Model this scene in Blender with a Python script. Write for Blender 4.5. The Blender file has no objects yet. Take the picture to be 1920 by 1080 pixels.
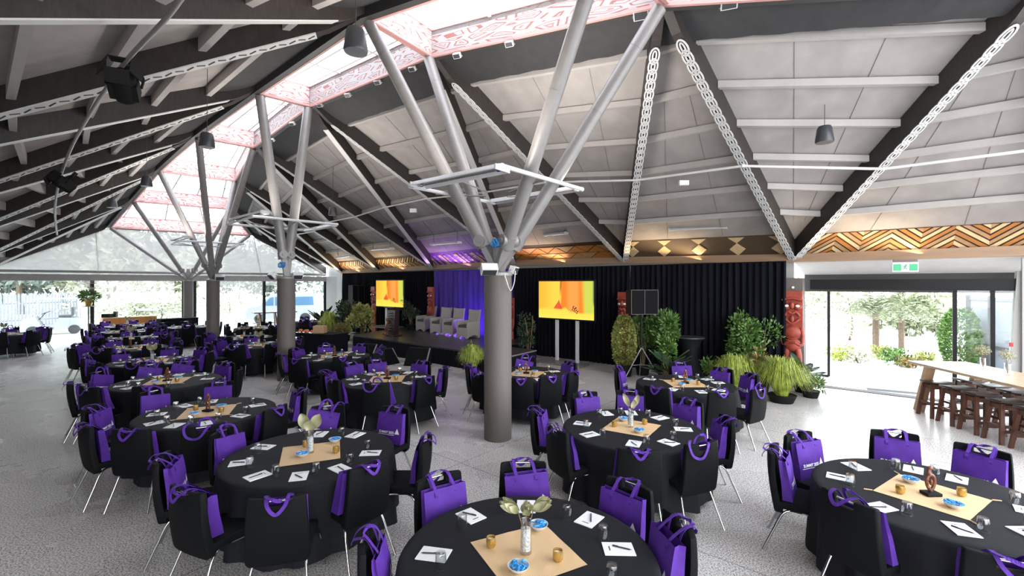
import bpy, bmesh, math, random
from mathutils import Vector, Matrix, noise
R = math.radians
S = bpy.context.scene
COL = S.collection
EYE = 2.5
F = 860.0
HY = 532.0
random.seed(7)

# ------------------------------------------------------------------ camera, world, exposure
cam_d = bpy.data.cameras.new('camera'); cam = bpy.data.objects.new('camera', cam_d); COL.objects.link(cam)
cam.location = (0, 0, EYE); cam.rotation_euler = (R(90), 0, 0)
cam_d.sensor_width = 36; cam_d.lens = F / 1920 * 36; cam_d.shift_y = -(540 - HY) / 1920
cam_d.clip_start = 0.05; cam_d.clip_end = 300
S.camera = cam
S.view_settings.view_transform = 'Standard'; S.view_settings.look = 'None'
S.view_settings.gamma = 1; S.view_settings.exposure = 2.15
S.view_settings.use_curve_mapping = False
w = bpy.data.worlds.new('overcast_sky'); S.world = w; w.use_nodes = True
nt = w.node_tree; nt.nodes.clear()
wo = nt.nodes.new('ShaderNodeOutputWorld'); bg = nt.nodes.new('ShaderNodeBackground')
tc = nt.nodes.new('ShaderNodeTexCoord'); sp = nt.nodes.new('ShaderNodeSeparateXYZ'); cr = nt.nodes.new('ShaderNodeValToRGB')
nt.links.new(tc.outputs['Generated'], sp.inputs[0]); nt.links.new(sp.outputs['Z'], cr.inputs[0])
cr.color_ramp.elements[0].position = 0.0; cr.color_ramp.elements[0].color = (0.97, 0.98, 1.0, 1)
cr.color_ramp.elements[1].position = 0.9; cr.color_ramp.elements[1].color = (0.86, 0.92, 1.0, 1)
nt.links.new(cr.outputs[0], bg.inputs[0]); bg.inputs[1].default_value = 1.9
nt.links.new(bg.outputs[0], wo.inputs[0])

def area(name, loc, size, power, color=(1, 1, 1), target=None, sy=None, spread=None):
    l = bpy.data.lights.new(name, 'AREA'); l.energy = power; l.color = color
    l.shape = 'RECTANGLE'; l.size = size; l.size_y = sy or size
    if spread: l.spread = spread
    o = bpy.data.objects.new(name, l); COL.objects.link(o); o.location = loc
    if target is not None:
        o.rotation_euler = (Vector(target) - Vector(loc)).to_track_quat('-Z', 'Y').to_euler()
    return o

def P(px, py, d): return Vector(((px - 960) / F * d, d, EYE + (HY - py) / F * d))
def PZ(px, py, z):
    d = F * (EYE - z) / (py - HY); return Vector(((px - 960) / F * d, d, z))
UX = Vector((-0.76, 0.649, 0)); VX = Vector((0.649, 0.76, 0))
def UV(u, v, z=0.0): return UX * u + VX * v + Vector((0, 0, z))
HALL = math.atan2(UX.y, UX.x)      # direction of the hall's length
def lerp(a, b, t): return a + (b - a) * t

# ------------------------------------------------------------------ materials
def mat(name, color, rough=0.6, metal=0.0, var=0.0, scale=8.0, bump=0.0, bscale=60.0, spec=0.5, stretch=None, coat=0, sheen=0):
    m = bpy.data.materials.new(name); m.use_nodes = True
    n = m.node_tree; b = n.nodes['Principled BSDF']
    b.inputs['Base Color'].default_value = (*color, 1); b.inputs['Roughness'].default_value = rough
    b.inputs['Metallic'].default_value = metal; b.inputs['Specular IOR Level'].default_value = spec
    if coat: b.inputs['Coat Weight'].default_value = coat
    if sheen: b.inputs['Sheen Weight'].default_value = sheen
    if var or bump:
        t = n.nodes.new('ShaderNodeTexCoord'); mp = n.nodes.new('ShaderNodeMapping')
        n.links.new(t.outputs['Object'], mp.inputs[0])
        if stretch: mp.inputs['Scale'].default_value = stretch
    if var:
        nz = n.nodes.new('ShaderNodeTexNoise'); nz.inputs['Scale'].default_value = scale; nz.inputs['Detail'].default_value = 6
        n.links.new(mp.outputs[0], nz.inputs['Vector'])
        c = n.nodes.new('ShaderNodeValToRGB')
        c.color_ramp.elements[0].position = 0.3; c.color_ramp.elements[1].position = 0.7
        c.color_ramp.elements[0].color = (*[max(0, x * (1 - var)) for x in color], 1)
        c.color_ramp.elements[1].color = (*[min(1, x * (1 + var)) for x in color], 1)
        n.links.new(nz.outputs['Fac'], c.inputs[0]); n.links.new(c.outputs[0], b.inputs['Base Color'])
    if bump:
        n2 = n.nodes.new('ShaderNodeTexNoise'); n2.inputs['Scale'].default_value = bscale; n2.inputs['Detail'].default_value = 3
        n.links.new(mp.outputs[0], n2.inputs['Vector'])
        bp = n.nodes.new('ShaderNodeBump'); bp.inputs['Strength'].default_value = bump; bp.inputs['Distance'].default_value = 0.01
        n.links.new(n2.outputs['Fac'], bp.inputs['Height']); n.links.new(bp.outputs[0], b.inputs['Normal'])
    return m

def floor_mat():
    m = bpy.data.materials.new('polished_concrete'); m.use_nodes = True
    n = m.node_tree; b = n.nodes['Principled BSDF']; L = n.links
    t = n.nodes.new('ShaderNodeTexCoord')
    a = n.nodes.new('ShaderNodeTexNoise'); a.inputs['Scale'].default_value = 70; a.inputs['Detail'].default_value = 2; L.new(t.outputs['Object'], a.inputs['Vector'])
    c = n.nodes.new('ShaderNodeValToRGB'); e = c.color_ramp.elements
    e[0].position = 0.38; e[0].color = (0.20, 0.192, 0.188, 1); e[1].position = 0.60; e[1].color = (0.74, 0.715, 0.70, 1)
    k = c.color_ramp.elements.new(0.5); k.color = (0.54, 0.515, 0.50, 1)
    L.new(a.outputs['Fac'], c.inputs[0])
    a2 = n.nodes.new('ShaderNodeTexNoise'); a2.inputs['Scale'].default_value = 0.7; a2.inputs['Detail'].default_value = 5; L.new(t.outputs['Object'], a2.inputs['Vector'])
    c2 = n.nodes.new('ShaderNodeValToRGB'); c2.color_ramp.elements[0].color = (0.95, 0.95, 0.96, 1); c2.color_ramp.elements[1].color = (1.04, 1.03, 1.02, 1)
    c2.color_ramp.elements[0].position = 0.3; c2.color_ramp.elements[1].position = 0.7
    L.new(a2.outputs['Fac'], c2.inputs[0])
    mx = n.nodes.new('ShaderNodeMix'); mx.data_type = 'RGBA'; mx.blend_type = 'MULTIPLY'; mx.inputs[0].default_value = 1
    L.new(c.outputs[0], mx.inputs[6]); L.new(c2.outputs[0], mx.inputs[7])
    br = n.nodes.new('ShaderNodeTexBrick'); mp = n.nodes.new('ShaderNodeMapping'); L.new(t.outputs['Object'], mp.inputs[0])
    mp.inputs['Rotation'].default_value = (0, 0, -HALL); L.new(mp.outputs[0], br.inputs['Vector'])
    br.offset = 0; br.inputs['Scale'].default_value = 1; br.inputs['Brick Width'].default_value = 4.7; br.inputs['Row Height'].default_value = 4.4
    br.inputs['Mortar Size'].default_value = 0.006; br.inputs['Color1'].default_value = (1, 1, 1, 1); br.inputs['Color2'].default_value = (1, 1, 1, 1); br.inputs['Mortar'].default_value = (0.45, 0.44, 0.43, 1)
    m2 = n.nodes.new('ShaderNodeMix'); m2.data_type = 'RGBA'; m2.blend_type = 'MULTIPLY'; m2.inputs[0].default_value = 1
    L.new(mx.outputs[2], m2.inputs[6]); L.new(br.outputs['Color'], m2.inputs[7])
    L.new(m2.outputs[2], b.inputs['Base Color'])
    rr = n.nodes.new('ShaderNodeMapRange'); rr.inputs[3].default_value = 0.24; rr.inputs[4].default_value = 0.31
    L.new(a2.outputs['Fac'], rr.inputs[0]); L.new(rr.outputs[0], b.inputs['Roughness'])
    b.inputs['Specular IOR Level'].default_value = 0.32; b.inputs['Coat Weight'].default_value = 0.05; b.inputs['Coat Roughness'].default_value = 0.1
    return m

def glass_mat(name, tint=(0.93, 0.97, 0.96), gloss=0.08, dif=0.0, dcol=(0.8, 0.8, 0.8)):
    m = bpy.data.materials.new(name); m.use_nodes = True; n = m.node_tree; n.nodes.clear(); L = n.links
    o = n.nodes.new('ShaderNodeOutputMaterial'); tr = n.nodes.new('ShaderNodeBsdfTransparent'); tr.inputs[0].default_value = (*tint, 1)
    gl = n.nodes.new('ShaderNodeBsdfGlossy'); gl.inputs['Roughness'].default_value = 0.02
    l0 = n.nodes.new('ShaderNodeLayerWeight'); l0.inputs[0].default_value = 0.5; lp = n.nodes.new('ShaderNodeMath'); lp.operation = 'POWER'; lp.inputs[1].default_value = 3.0; L.new(l0.outputs['Facing'], lp.inputs[0])
    lw = n.nodes.new('ShaderNodeMapRange'); lw.inputs[3].default_value = 0.13 if gloss == 0.1 else 0.04; lw.inputs[4].default_value = 0.9 if gloss == 0.1 else 0.5; L.new(lp.outputs[0], lw.inputs[0])
    mx = n.nodes.new('ShaderNodeMixShader')
    if gloss is None: mx.inputs[0].default_value = 0
    else: L.new(lw.outputs[0], mx.inputs[0])
    L.new(tr.outputs[0], mx.inputs[1]); L.new(gl.outputs[0], mx.inputs[2]); last = mx
    if dif:
        d1 = n.nodes.new('ShaderNodeBsdfTranslucent'); d1.inputs[0].default_value = (*dcol, 1)
        d2 = n.nodes.new('ShaderNodeBsdfDiffuse'); d2.inputs[0].default_value = (*dcol, 1)
        ad = n.nodes.new('ShaderNodeMixShader'); ad.inputs[0].default_value = 0.35
        L.new(d1.outputs[0], ad.inputs[1]); L.new(d2.outputs[0], ad.inputs[2])
        m3 = n.nodes.new('ShaderNodeMixShader'); m3.inputs[0].default_value = dif
        L.new(last.outputs[0], m3.inputs[1]); L.new(ad.outputs[0], m3.inputs[2]); last = m3
    L.new(last.outputs[0], o.inputs[0]); return m

def emit(name, color, s):
    m = bpy.data.materials.new(name); m.use_nodes = True; n = m.node_tree; n.nodes.clear()
    o = n.nodes.new('ShaderNodeOutputMaterial'); e = n.nodes.new('ShaderNodeEmission'); e.inputs[0].default_value = (*color, 1); e.inputs[1].default_value = s
    n.links.new(e.outputs[0], o.inputs[0]); return m

def leaf_mat(name, c1, c2, rough=0.45):
    m = bpy.data.materials.new(name); m.use_nodes = True; n = m.node_tree; L = n.links; b = n.nodes['Principled BSDF']
    t = n.nodes.new('ShaderNodeTexCoord'); nz = n.nodes.new('ShaderNodeTexNoise'); nz.inputs['Scale'].default_value = 9; L.new(t.outputs['Object'], nz.inputs['Vector'])
    c = n.nodes.new('ShaderNodeValToRGB'); c.color_ramp.elements[0].position = 0.35; c.color_ramp.elements[1].position = 0.65
    c.color_ramp.elements[0].color = (*c1, 1); c.color_ramp.elements[1].color = (*c2, 1)
    L.new(nz.outputs['Fac'], c.inputs[0]); L.new(c.outputs[0], b.inputs['Base Color']); b.inputs['Roughness'].default_value = rough
    return m

def lattice_mat():
    # painted red and white scroll pattern of the skylight upstands
    m = bpy.data.materials.new('red_white_scroll_panel'); m.use_nodes = True; n = m.node_tree; L = n.links; b = n.nodes['Principled BSDF']
    t = n.nodes.new('ShaderNodeTexCoord'); mp = n.nodes.new('ShaderNodeMapping'); L.new(t.outputs['UV'], mp.inputs[0]); mp.inputs['Scale'].default_value = (1.3, 6.5, 1)
    v = n.nodes.new('ShaderNodeTexVoronoi'); v.feature = 'DISTANCE_TO_EDGE'; v.inputs['Scale'].default_value = 1.5; L.new(mp.outputs[0], v.inputs['Vector'])
    c = n.nodes.new('ShaderNodeValToRGB'); e = c.color_ramp.elements; c.color_ramp.interpolation = 'CONSTANT'
    e[0].position = 0; e[0].color = (0.9, 0.87, 0.87, 1); e[1].position = 0.11; e[1].color = (0.72, 0.30, 0.26, 1)
    k = e.new(0.18); k.color = (0.92, 0.89, 0.89, 1); k = e.new(0.30); k.color = (0.80, 0.45, 0.42, 1); k = e.new(0.36); k.color = (0.93, 0.9, 0.9, 1)
    L.new(v.outputs['Distance'], c.inputs[0]); L.new(c.outputs[0], b.inputs['Base Color']); b.inputs['Roughness'].default_value = 0.5
    b.inputs['Transmission Weight'].default_value = 0.0
    tl = n.nodes.new('ShaderNodeBsdfTranslucent'); L.new(c.outputs[0], tl.inputs[0]); mx = n.nodes.new('ShaderNodeMixShader'); mx.inputs[0].default_value = 0.6
    o = n.nodes['Material Output']; L.new(b.outputs[0], mx.inputs[1]); L.new(tl.outputs[0], mx.inputs[2]); L.new(mx.outputs[0], o.inputs[0])
    return m

def weave_mat():
    m = bpy.data.materials.new('woven_flax_mat'); m.use_nodes = True; n = m.node_tree; L = n.links; b = n.nodes['Principled BSDF']
    t = n.nodes.new('ShaderNodeTexCoord'); mp = n.nodes.new('ShaderNodeMapping'); L.new(t.outputs['Object'], mp.inputs[0]); mp.inputs['Rotation'].default_value = (0, 0, R(45))
    ch = n.nodes.new('ShaderNodeTexChecker'); ch.inputs['Scale'].default_value = 110; L.new(mp.outputs[0], ch.inputs['Vector'])
    ch.inputs[1].default_value = (0.66, 0.46, 0.26, 1); ch.inputs[2].default_value = (0.54, 0.37, 0.20, 1)
    L.new(ch.outputs[0], b.inputs['Base Color']); b.inputs['Roughness'].default_value = 0.65
    return m

M = dict(
    floor=floor_mat(),
    ground=mat('pale_paving', (0.62, 0.62, 0.6), 0.8, var=0.12, scale=1.5),
    panel=mat('grey_washed_plywood', (0.34, 0.317, 0.305), 0.75, var=0.13, scale=2.2, stretch=(1, 1, 0.4)),
    purlin=mat('grey_painted_timber', (0.42, 0.395, 0.38), 0.65, var=0.05, scale=4),
    rafter=mat('dark_stained_timber', (0.030, 0.024, 0.022), 0.55, var=0.25, scale=5, stretch=(1, 6, 1)),
    black_cloth=mat('black_drape', (0.0045, 0.005, 0.0085), 0.9, var=0.2, scale=30, bump=0.2, bscale=90, spec=0.15),
    band=mat('charcoal_screen_fabric', (0.030, 0.030, 0.032), 0.8, var=0.15, scale=6),
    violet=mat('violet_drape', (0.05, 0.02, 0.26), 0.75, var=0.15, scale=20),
    steel=mat('grey_painted_steel', (0.23, 0.22, 0.215), 0.42, 0.2, var=0.05, scale=6),
    steeld=mat('dark_grey_steel', (0.05, 0.049, 0.049), 0.5, 0.2),
    conc=mat('column_concrete_grey', (0.125, 0.11, 0.10), 0.7, var=0.1, scale=3, stretch=(1, 1, 0.15), bump=0.15, bscale=120),
    white=mat('white_painted_metal', (0.60, 0.60, 0.60), 0.4),
    lattice=mat('white_cut_metal', (0.60, 0.60, 0.59), 0.5),
    scroll=lattice_mat(),
    redtrim=mat('pink_red_trim', (0.50, 0.27, 0.25), 0.5),
    glass=glass_mat('window_glass'),
    sky_glass=glass_mat('skylight_sheet', (0.97, 0.98, 1.0), None, 0.25, (0.95, 0.95, 0.97)),
    scrim=glass_mat('grey_sun_mesh', (0.36, 0.37, 0.36), None, 0.62, (0.27, 0.275, 0.268)),
    frame=mat('charcoal_aluminium', (0.008, 0.0085, 0.010), 0.55, 0.0, spec=0.25),
    chair=mat('black_chair_fabric', (0.0022, 0.0030, 0.0038), 0.7, var=0.25, scale=60, bump=0.25, bscale=300, spec=0.16),
    chrome=mat('polished_chrome', (0.48, 0.48, 0.49), 0.12, 1.0),
    bag=mat('purple_nonwoven', (0.072, 0.022, 0.235), 0.65, var=0.16, scale=10, bump=0.15, bscale=250, spec=0.2),
    ink=mat('white_print', (0.85, 0.83, 0.9), 0.5),
    cloth=mat('black_tablecloth', (0.0075, 0.0085, 0.0115), 0.75, var=0.15, scale=14, bump=0.12, bscale=220, spec=0.22),
    paper=mat('white_paper', (0.74, 0.75, 0.77), 0.6),
    pen=mat('black_plastic', (0.02, 0.02, 0.022), 0.3),
    tumbler=glass_mat('drinking_glass', (0.95, 0.965, 0.97), 0.1),
    weave=weave_mat(),
    gold=mat('gold_mercury_glass', (0.52, 0.34, 0.10), 0.25, 0.7, var=0.25, scale=50),
    wax=mat('white_wax', (0.85, 0.82, 0.75), 0.5),
    bowl=mat('white_ceramic', (0.55, 0.57, 0.58), 0.2),
    mint=mat('blue_sweet_wrapper', (0.03, 0.25, 0.60), 0.3, var=0.5, scale=70),
    carve=mat('brown_carved_wood', (0.13, 0.04, 0.018), 0.35, var=0.4, scale=25),
    dark_wood=mat('dark_carved_wood', (0.022, 0.008, 0.006), 0.35, var=0.4, scale=12),
    stool=mat('red_brown_wood', (0.075, 0.024, 0.012), 0.3, var=0.3, scale=9, stretch=(1, 1, 0.3)),
    oak=mat('light_oak', (0.36, 0.22, 0.12), 0.4, var=0.2, scale=6, stretch=(1, 0.2, 1)),
    oaktop=mat('pale_table_timber', (0.45, 0.32, 0.21), 0.35, var=0.2, scale=7, stretch=(5, 0.4, 1)),
    redpost=mat('red_ochre_carving', (0.30, 0.05, 0.030), 0.5, var=0.2, scale=10),
    shell=mat('shell_inlay', (0.85, 0.85, 0.8), 0.2),
    wicker=mat('whitewashed_wicker', (0.34, 0.32, 0.29), 0.7, var=0.15, scale=60, bump=0.6, bscale=120),
    cushion=mat('grey_cushion', (0.07, 0.07, 0.073), 0.85),
    beam=mat('clear_pine_beam', (0.30, 0.19, 0.115), 0.5, var=0.12, scale=4, stretch=(0.3, 0.3, 4)),
    cream=mat('cream_timber', (0.62, 0.46, 0.25), 0.5, var=0.08, scale=9),
    orange=mat('orange_timber', (0.42, 0.16, 0.035), 0.5, var=0.12, scale=9),
    tan=mat('tan_timber', (0.40, 0.23, 0.11), 0.5, var=0.1, scale=9),
    brown=mat('brown_backing', (0.045, 0.022, 0.012), 0.6),
    taupe=mat('taupe_backing', (0.09, 0.06, 0.035), 0.6),
    lilac=mat('violet_lit_pale_timber', (0.42, 0.27, 0.52), 0.5),  # violet glow on the frieze put into the timber colour
    purple=mat('violet_lit_dark_timber', (0.16, 0.05, 0.30), 0.5),  # frieze backing, coloured by the same violet glow
    green=mat('exit_green', (0.0, 0.33, 0.12), 0.4),
    tube=emit('lit_tube', (1, 0.97, 0.93), 0.3),
    pebble=mat('white_pebbles', (0.7, 0.68, 0.66), 0.5, var=0.5, scale=90, bump=1.0, bscale=70),
    bloom=leaf_mat('dried_pale_green', (0.24, 0.24, 0.12), (0.42, 0.40, 0.25)),
    stem=mat('brown_stem', (0.16, 0.10, 0.05), 0.7),
    leaf_dark=leaf_mat('dark_green_leaf', (0.008, 0.026, 0.010), (0.03, 0.065, 0.025)),
    leaf_mid=leaf_mat('mid_green_leaf', (0.035, 0.10, 0.018), (0.13, 0.24, 0.045)),
    leaf_yel=leaf_mat('variegated_leaf', (0.14, 0.17, 0.035), (0.40, 0.40, 0.12)),
    leaf_grass=leaf_mat('lime_grass', (0.15, 0.24, 0.03), (0.42, 0.46, 0.07)),
    leaf_red=leaf_mat('rusty_leaf', (0.08, 0.12, 0.02), (0.22, 0.13, 0.03)),
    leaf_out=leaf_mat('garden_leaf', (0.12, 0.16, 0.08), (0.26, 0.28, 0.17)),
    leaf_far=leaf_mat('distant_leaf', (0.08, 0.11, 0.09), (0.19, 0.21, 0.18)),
    leaf_pale=leaf_mat('overexposed_pale_leaf', (0.32, 0.34, 0.24), (0.50, 0.50, 0.38)),  # washed-out outdoor brightness put into the leaf colour
    pot=mat('black_pot', (0.006, 0.006, 0.006), 0.7, spec=0.2),
    stagetop=mat('stage_deck', (0.04, 0.038, 0.038), 0.35, var=0.3, scale=3, stretch=(1, 1, 1)),
    spk=mat('loudspeaker_grille', (0.003, 0.003, 0.0035), 0.8, spec=0.15),
    spkgrey=mat('grey_speaker_shell', (0.04, 0.043, 0.05), 0.4),
    bark=mat('bark', (0.11, 0.08, 0.055), 0.9, var=0.3, scale=10),
    fence=mat('weathered_white_paling', (0.17, 0.18, 0.21), 0.8, var=0.1, scale=5),
    van=mat('white_car_paint', (0.24, 0.25, 0.28), 0.25, coat=0.6),
    carglass=mat('blue_tinted_glass', (0.06, 0.12, 0.2), 0.1),
    rubber=mat('tyre_rubber', (0.02, 0.02, 0.02), 0.8),
    joint=mat('board_joint', (0.22, 0.20, 0.19), 0.8),
    slab=mat('grey_threshold', (0.30, 0.325, 0.34), 0.6, var=0.06, scale=4),
    wall=mat('light_grey_wall', (0.36, 0.36, 0.35), 0.7, var=0.04),
    petal=mat('white_pink_petals', (0.36, 0.28, 0.26), 0.6, var=0.1, scale=12),
    blue=mat('blue_rope', (0.02, 0.22, 0.55), 0.6, var=0.4, scale=40),
    meat=mat('orange_platter_food', (0.65, 0.2, 0.08), 0.5, var=0.4, scale=30),
    box_tan=mat('kraft_box', (0.45, 0.28, 0.16), 0.7),
    red=mat('red_plastic', (0.4, 0.03, 0.03), 0.4),
)

# ------------------------------------------------------------------ mesh builder
class MB:
    def __init__(s): s.v = []; s.f = []; s.m = []; s.uv = {}
    def add(s, vs, fs, mi=0):
        k = len(s.v); s.v.extend([Vector(x) for x in vs])
        for f in fs: s.f.append([k + i for i in f]); s.m.append(mi)
    def box(s, c, size, rz=0.0, mi=0, mtx=None):
        hx, hy, hz = size[0] / 2, size[1] / 2, size[2] / 2
        vs = [Vector((x, y, z)) for x in (-hx, hx) for y in (-hy, hy) for z in (-hz, hz)]
        T = mtx if mtx is not None else Matrix.Translation(Vector(c)) @ Matrix.Rotation(rz, 4, 'Z')
        s.add([T @ v for v in vs], [(0, 1, 3, 2), (4, 6, 7, 5), (0, 4, 5, 1), (2, 3, 7, 6), (0, 2, 6, 4), (1, 5, 7, 3)], mi)
    def bar(s, a, b, wd, ht, drop=0.5, up=Vector((0, 0, 1)), mi=0):
        """box along a-b; drop = share of the height lying below the line"""
        a = Vector(a); b = Vector(b); d = (b - a).normalized(); side = d.cross(up)
        if side.length < 1e-4: side = Vector((1, 0, 0))
        side.normalize(); n = side.cross(d).normalized()
        vs = []
        for p in (a, b):
            for sx in (-1, 1):
                for h in (-drop, 1 - drop): vs.append(p + side * sx * wd / 2 + n * h * ht)
        s.add(vs, [(0, 1, 3, 2), (4, 6, 7, 5), (0, 4, 5, 1), (2, 3, 7, 6), (0, 2, 6, 4), (1, 5, 7, 3)], mi)
    def vbar(s, a, b, wd, ht, mi=0):
        """bar whose bottom line is a-b and whose sides stand vertical"""
        a = Vector(a); b = Vector(b); d = (b - a); side = Vector((d.y, -d.x, 0)).normalized() * wd / 2; z = Vector((0, 0, ht))
        vs = [a - side, a - side + z, a + side, a + side + z, b - side, b - side + z, b + side, b + side + z]
        s.add(vs, [(0, 1, 3, 2), (4, 6, 7, 5), (0, 4, 5, 1), (2, 3, 7, 6), (0, 2, 6, 4), (1, 5, 7, 3)], mi)
    def tube(s, pts, r, n=8, mi=0, cap=True, r2=None, closed=False):
        pts = [Vector(p) for p in pts]; N = len(pts); rings = []
        prev = None
        for i, p in enumerate(pts):
            if closed: d = pts[(i + 1) % N] - pts[i - 1]
            else: d = (pts[min(i + 1, N - 1)] - pts[max(i - 1, 0)])
            d.normalize()
            if prev is None:
                x = d.cross(Vector((0, 0, 1)))
                if x.length < 0.05: x = d.cross(Vector((0, 1, 0)))
            else: x = prev - d * prev.dot(d)
            x.normalize(); prev = x; y = d.cross(x)
            rr = r if r2 is None else r + (r2 - r) * i / (N - 1)
            rings.append([p + (x * math.cos(2 * math.pi * k / n) + y * math.sin(2 * math.pi * k / n)) * rr for k in range(n)])
        vs = [q for rg in rings for q in rg]; fs = []
        for i in range(N if closed else N - 1):
            j = (i + 1) % N
            for k in range(n): fs.append((i * n + k, i * n + (k + 1) % n, j * n + (k + 1) % n, j * n + k))
        if cap and not closed: fs.append(tuple(range(n))[::-1]); fs.append(tuple((N - 1) * n + k for k in range(n)))
        s.add(vs, fs, mi)
    def lathe(s, prof, n=24, c=(0, 0, 0), mi=0, cap=(True, True), sx=1, sy=1, mtx=None):
        c = Vector(c); vs = []; fs = []
        for (r, z) in prof:
            for k in range(n):
                a = 2 * math.pi * k / n; p = Vector((r * math.cos(a) * sx, r * math.sin(a) * sy, z))
                vs.append((mtx @ p if mtx is not None else p) + c)
        for i in range(len(prof) - 1):
            for k in range(n): fs.append((i * n + k, i * n + (k + 1) % n, (i + 1) * n + (k + 1) % n, (i + 1) * n + k))
        if cap[0]: fs.append(tuple(range(n))[::-1])
        if cap[1]: fs.append(tuple((len(prof) - 1) * n + k for k in range(n)))
        s.add(vs, fs, mi)
    def ball(s, c, r, n=12, m=8, sc=(1, 1, 1), mi=0, mtx=None):
        prof = [(max(1e-4, r * math.sin(math.pi * i / m)), -r * math.cos(math.pi * i / m)) for i in range(m + 1)]
        k = len(s.v); s.lathe(prof, n, (0, 0, 0), mi)
        for i in range(k, len(s.v)):
            q = Vector((s.v[i].x * sc[0], s.v[i].y * sc[1], s.v[i].z * sc[2]))
            s.v[i] = (mtx @ q if mtx is not None else q) + Vector(c)
    def poly(s, pts, mi=0): s.add(pts, [tuple(range(len(pts)))], mi)
    def quv(s, pts, uvs, mi=0):
        s.poly(pts, mi); s.uv[len(s.f) - 1] = uvs
    def slab(s, pts, off, mi=0):
        """closed polygon extruded by vector off"""
        n = len(pts); off = Vector(off); vs = [Vector(p) for p in pts] + [Vector(p) + off for p in pts]
        fs = [tuple(range(n)), tuple(range(2 * n - 1, n - 1, -1))] + [(i, n + i, n + (i + 1) % n, (i + 1) % n)[::-1] for i in range(n)]
        s.add(vs, fs, mi)
    def build(s, name, m, parent=None, loc=None, smooth=None, bevel=None, seg=2):
        me = bpy.data.meshes.new(name); me.from_pydata([tuple(v) for v in s.v], [], s.f)
        ms = m if isinstance(m, (list, tuple)) else [m]
        for x in ms: me.materials.append(M[x] if isinstance(x, str) else x)
        me.polygons.foreach_set('material_index', s.m)
        if s.uv:
            ul = me.uv_layers.new(name='UVMap')
            for fi, uvs in s.uv.items():
                for li, uvv in zip(me.polygons[fi].loop_indices, uvs): ul.data[li].uv = uvv
        bm = bmesh.new(); bm.from_mesh(me)
        if bevel:
            bmesh.ops.remove_doubles(bm, verts=bm.verts, dist=1e-5)
            es = [e for e in bm.edges if len(e.link_faces) == 2 and e.calc_face_angle(0) > R(35)]
            bmesh.ops.bevel(bm, geom=es, offset=bevel, segments=seg, affect='EDGES', profile=0.6, clamp_overlap=True)
        bmesh.ops.recalc_face_normals(bm, faces=bm.faces); bm.to_mesh(me); bm.free()
        if smooth:
            me.polygons.foreach_set('use_smooth', [True] * len(me.polygons)); me.set_sharp_from_angle(angle=R(smooth))
        o = bpy.data.objects.new(name, me); COL.objects.link(o)
        if parent is not None: o.parent = parent
        if loc is not None: o.location = loc
        return o

def empty(name, loc=(0, 0, 0), rz=0.0):
    o = bpy.data.objects.new(name, None); COL.objects.link(o); o.location = loc; o.rotation_euler = (0, 0, rz); o.empty_display_size = 0.1; return o
def tag(o, label=None, cat=None, group=None, kind=None):
    if label: o['label'] = label
    if cat: o['category'] = cat
    if group: o['group'] = group
    if kind: o['kind'] = kind
    return o
KIDS = {}
def copy_tree(o, parent=None):
    c = o.copy(); COL.objects.link(c); c.parent = parent
    for ch in o.children: copy_tree(ch, c)
    return c
def rebase(mb, o, base):
    """give a world-space mesh object an origin at base"""
    o.data.transform(Matrix.Translation(-Vector(base))); o.location = Vector(base); return o
def spline(pts, n=6):
    pts = [Vector(p) for p in pts]; out = []
    for i in range(len(pts) - 1):
        p0 = pts[max(i - 1, 0)]; p1 = pts[i]; p2 = pts[i + 1]; p3 = pts[min(i + 2, len(pts) - 1)]
        for k in range(n):
            t = k / n; out.append(0.5 * ((2 * p1) + (p2 - p0) * t + (2 * p0 - 5 * p1 + 4 * p2 - p3) * t * t + (3 * p1 - p0 - 3 * p2 + p3) * t ** 3))
    out.append(pts[-1]); return out
def gridslab(xs, zs, th, keep=lambda i, j: True, deform=None):
    """plate in x-z with thickness th along y, cells can be left out; shared vertices"""
    mb = MB(); nx, nz = len(xs), len(zs)
    idx = lambda i, j, s_: (i * nz + j) * 2 + s_
    vs = [Vector((x, (-th / 2, th / 2)[k], z)) for x in xs for z in zs for k in (0, 1)]
    if deform: vs = [deform(v) for v in vs]
    fs = []
    K = lambda i, j: 0 <= i < nx - 1 and 0 <= j < nz - 1 and keep(i, j)
    for i in range(nx - 1):
        for j in range(nz - 1):
            if not K(i, j): continue
            fs.append((idx(i, j, 0), idx(i + 1, j, 0), idx(i + 1, j + 1, 0), idx(i, j + 1, 0)))
            fs.append((idx(i, j, 1), idx(i, j + 1, 1), idx(i + 1, j + 1, 1), idx(i + 1, j, 1)))
            if not K(i - 1, j): fs.append((idx(i, j, 0), idx(i, j + 1, 0), idx(i, j + 1, 1), idx(i, j, 1)))
            if not K(i + 1, j): fs.append((idx(i + 1, j, 0), idx(i + 1, j, 1), idx(i + 1, j + 1, 1), idx(i + 1, j + 1, 0)))
            if not K(i, j - 1): fs.append((idx(i, j, 0), idx(i, j, 1), idx(i + 1, j, 1), idx(i + 1, j, 0)))
            if not K(i, j + 1): fs.append((idx(i, j + 1, 0), idx(i + 1, j + 1, 0), idx(i + 1, j + 1, 1), idx(i, j + 1, 1)))
    mb.add(vs, fs); return mb
def text_mesh(s, size, ext=0.0, align='CENTER'):
    c = bpy.data.curves.new('lettering', 'FONT'); c.body = s; c.size = size; c.offset = 0.0012; c.extrude = ext; c.align_x = align; c.resolution_u = 2
    o = bpy.data.objects.new('lettering', c); COL.objects.link(o)
    bpy.context.view_layer.update()
    me = bpy.data.meshes.new_from_object(o.evaluated_get(bpy.context.evaluated_depsgraph_get()))
    bpy.data.objects.remove(o); bpy.data.curves.remove(c); return me
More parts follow.
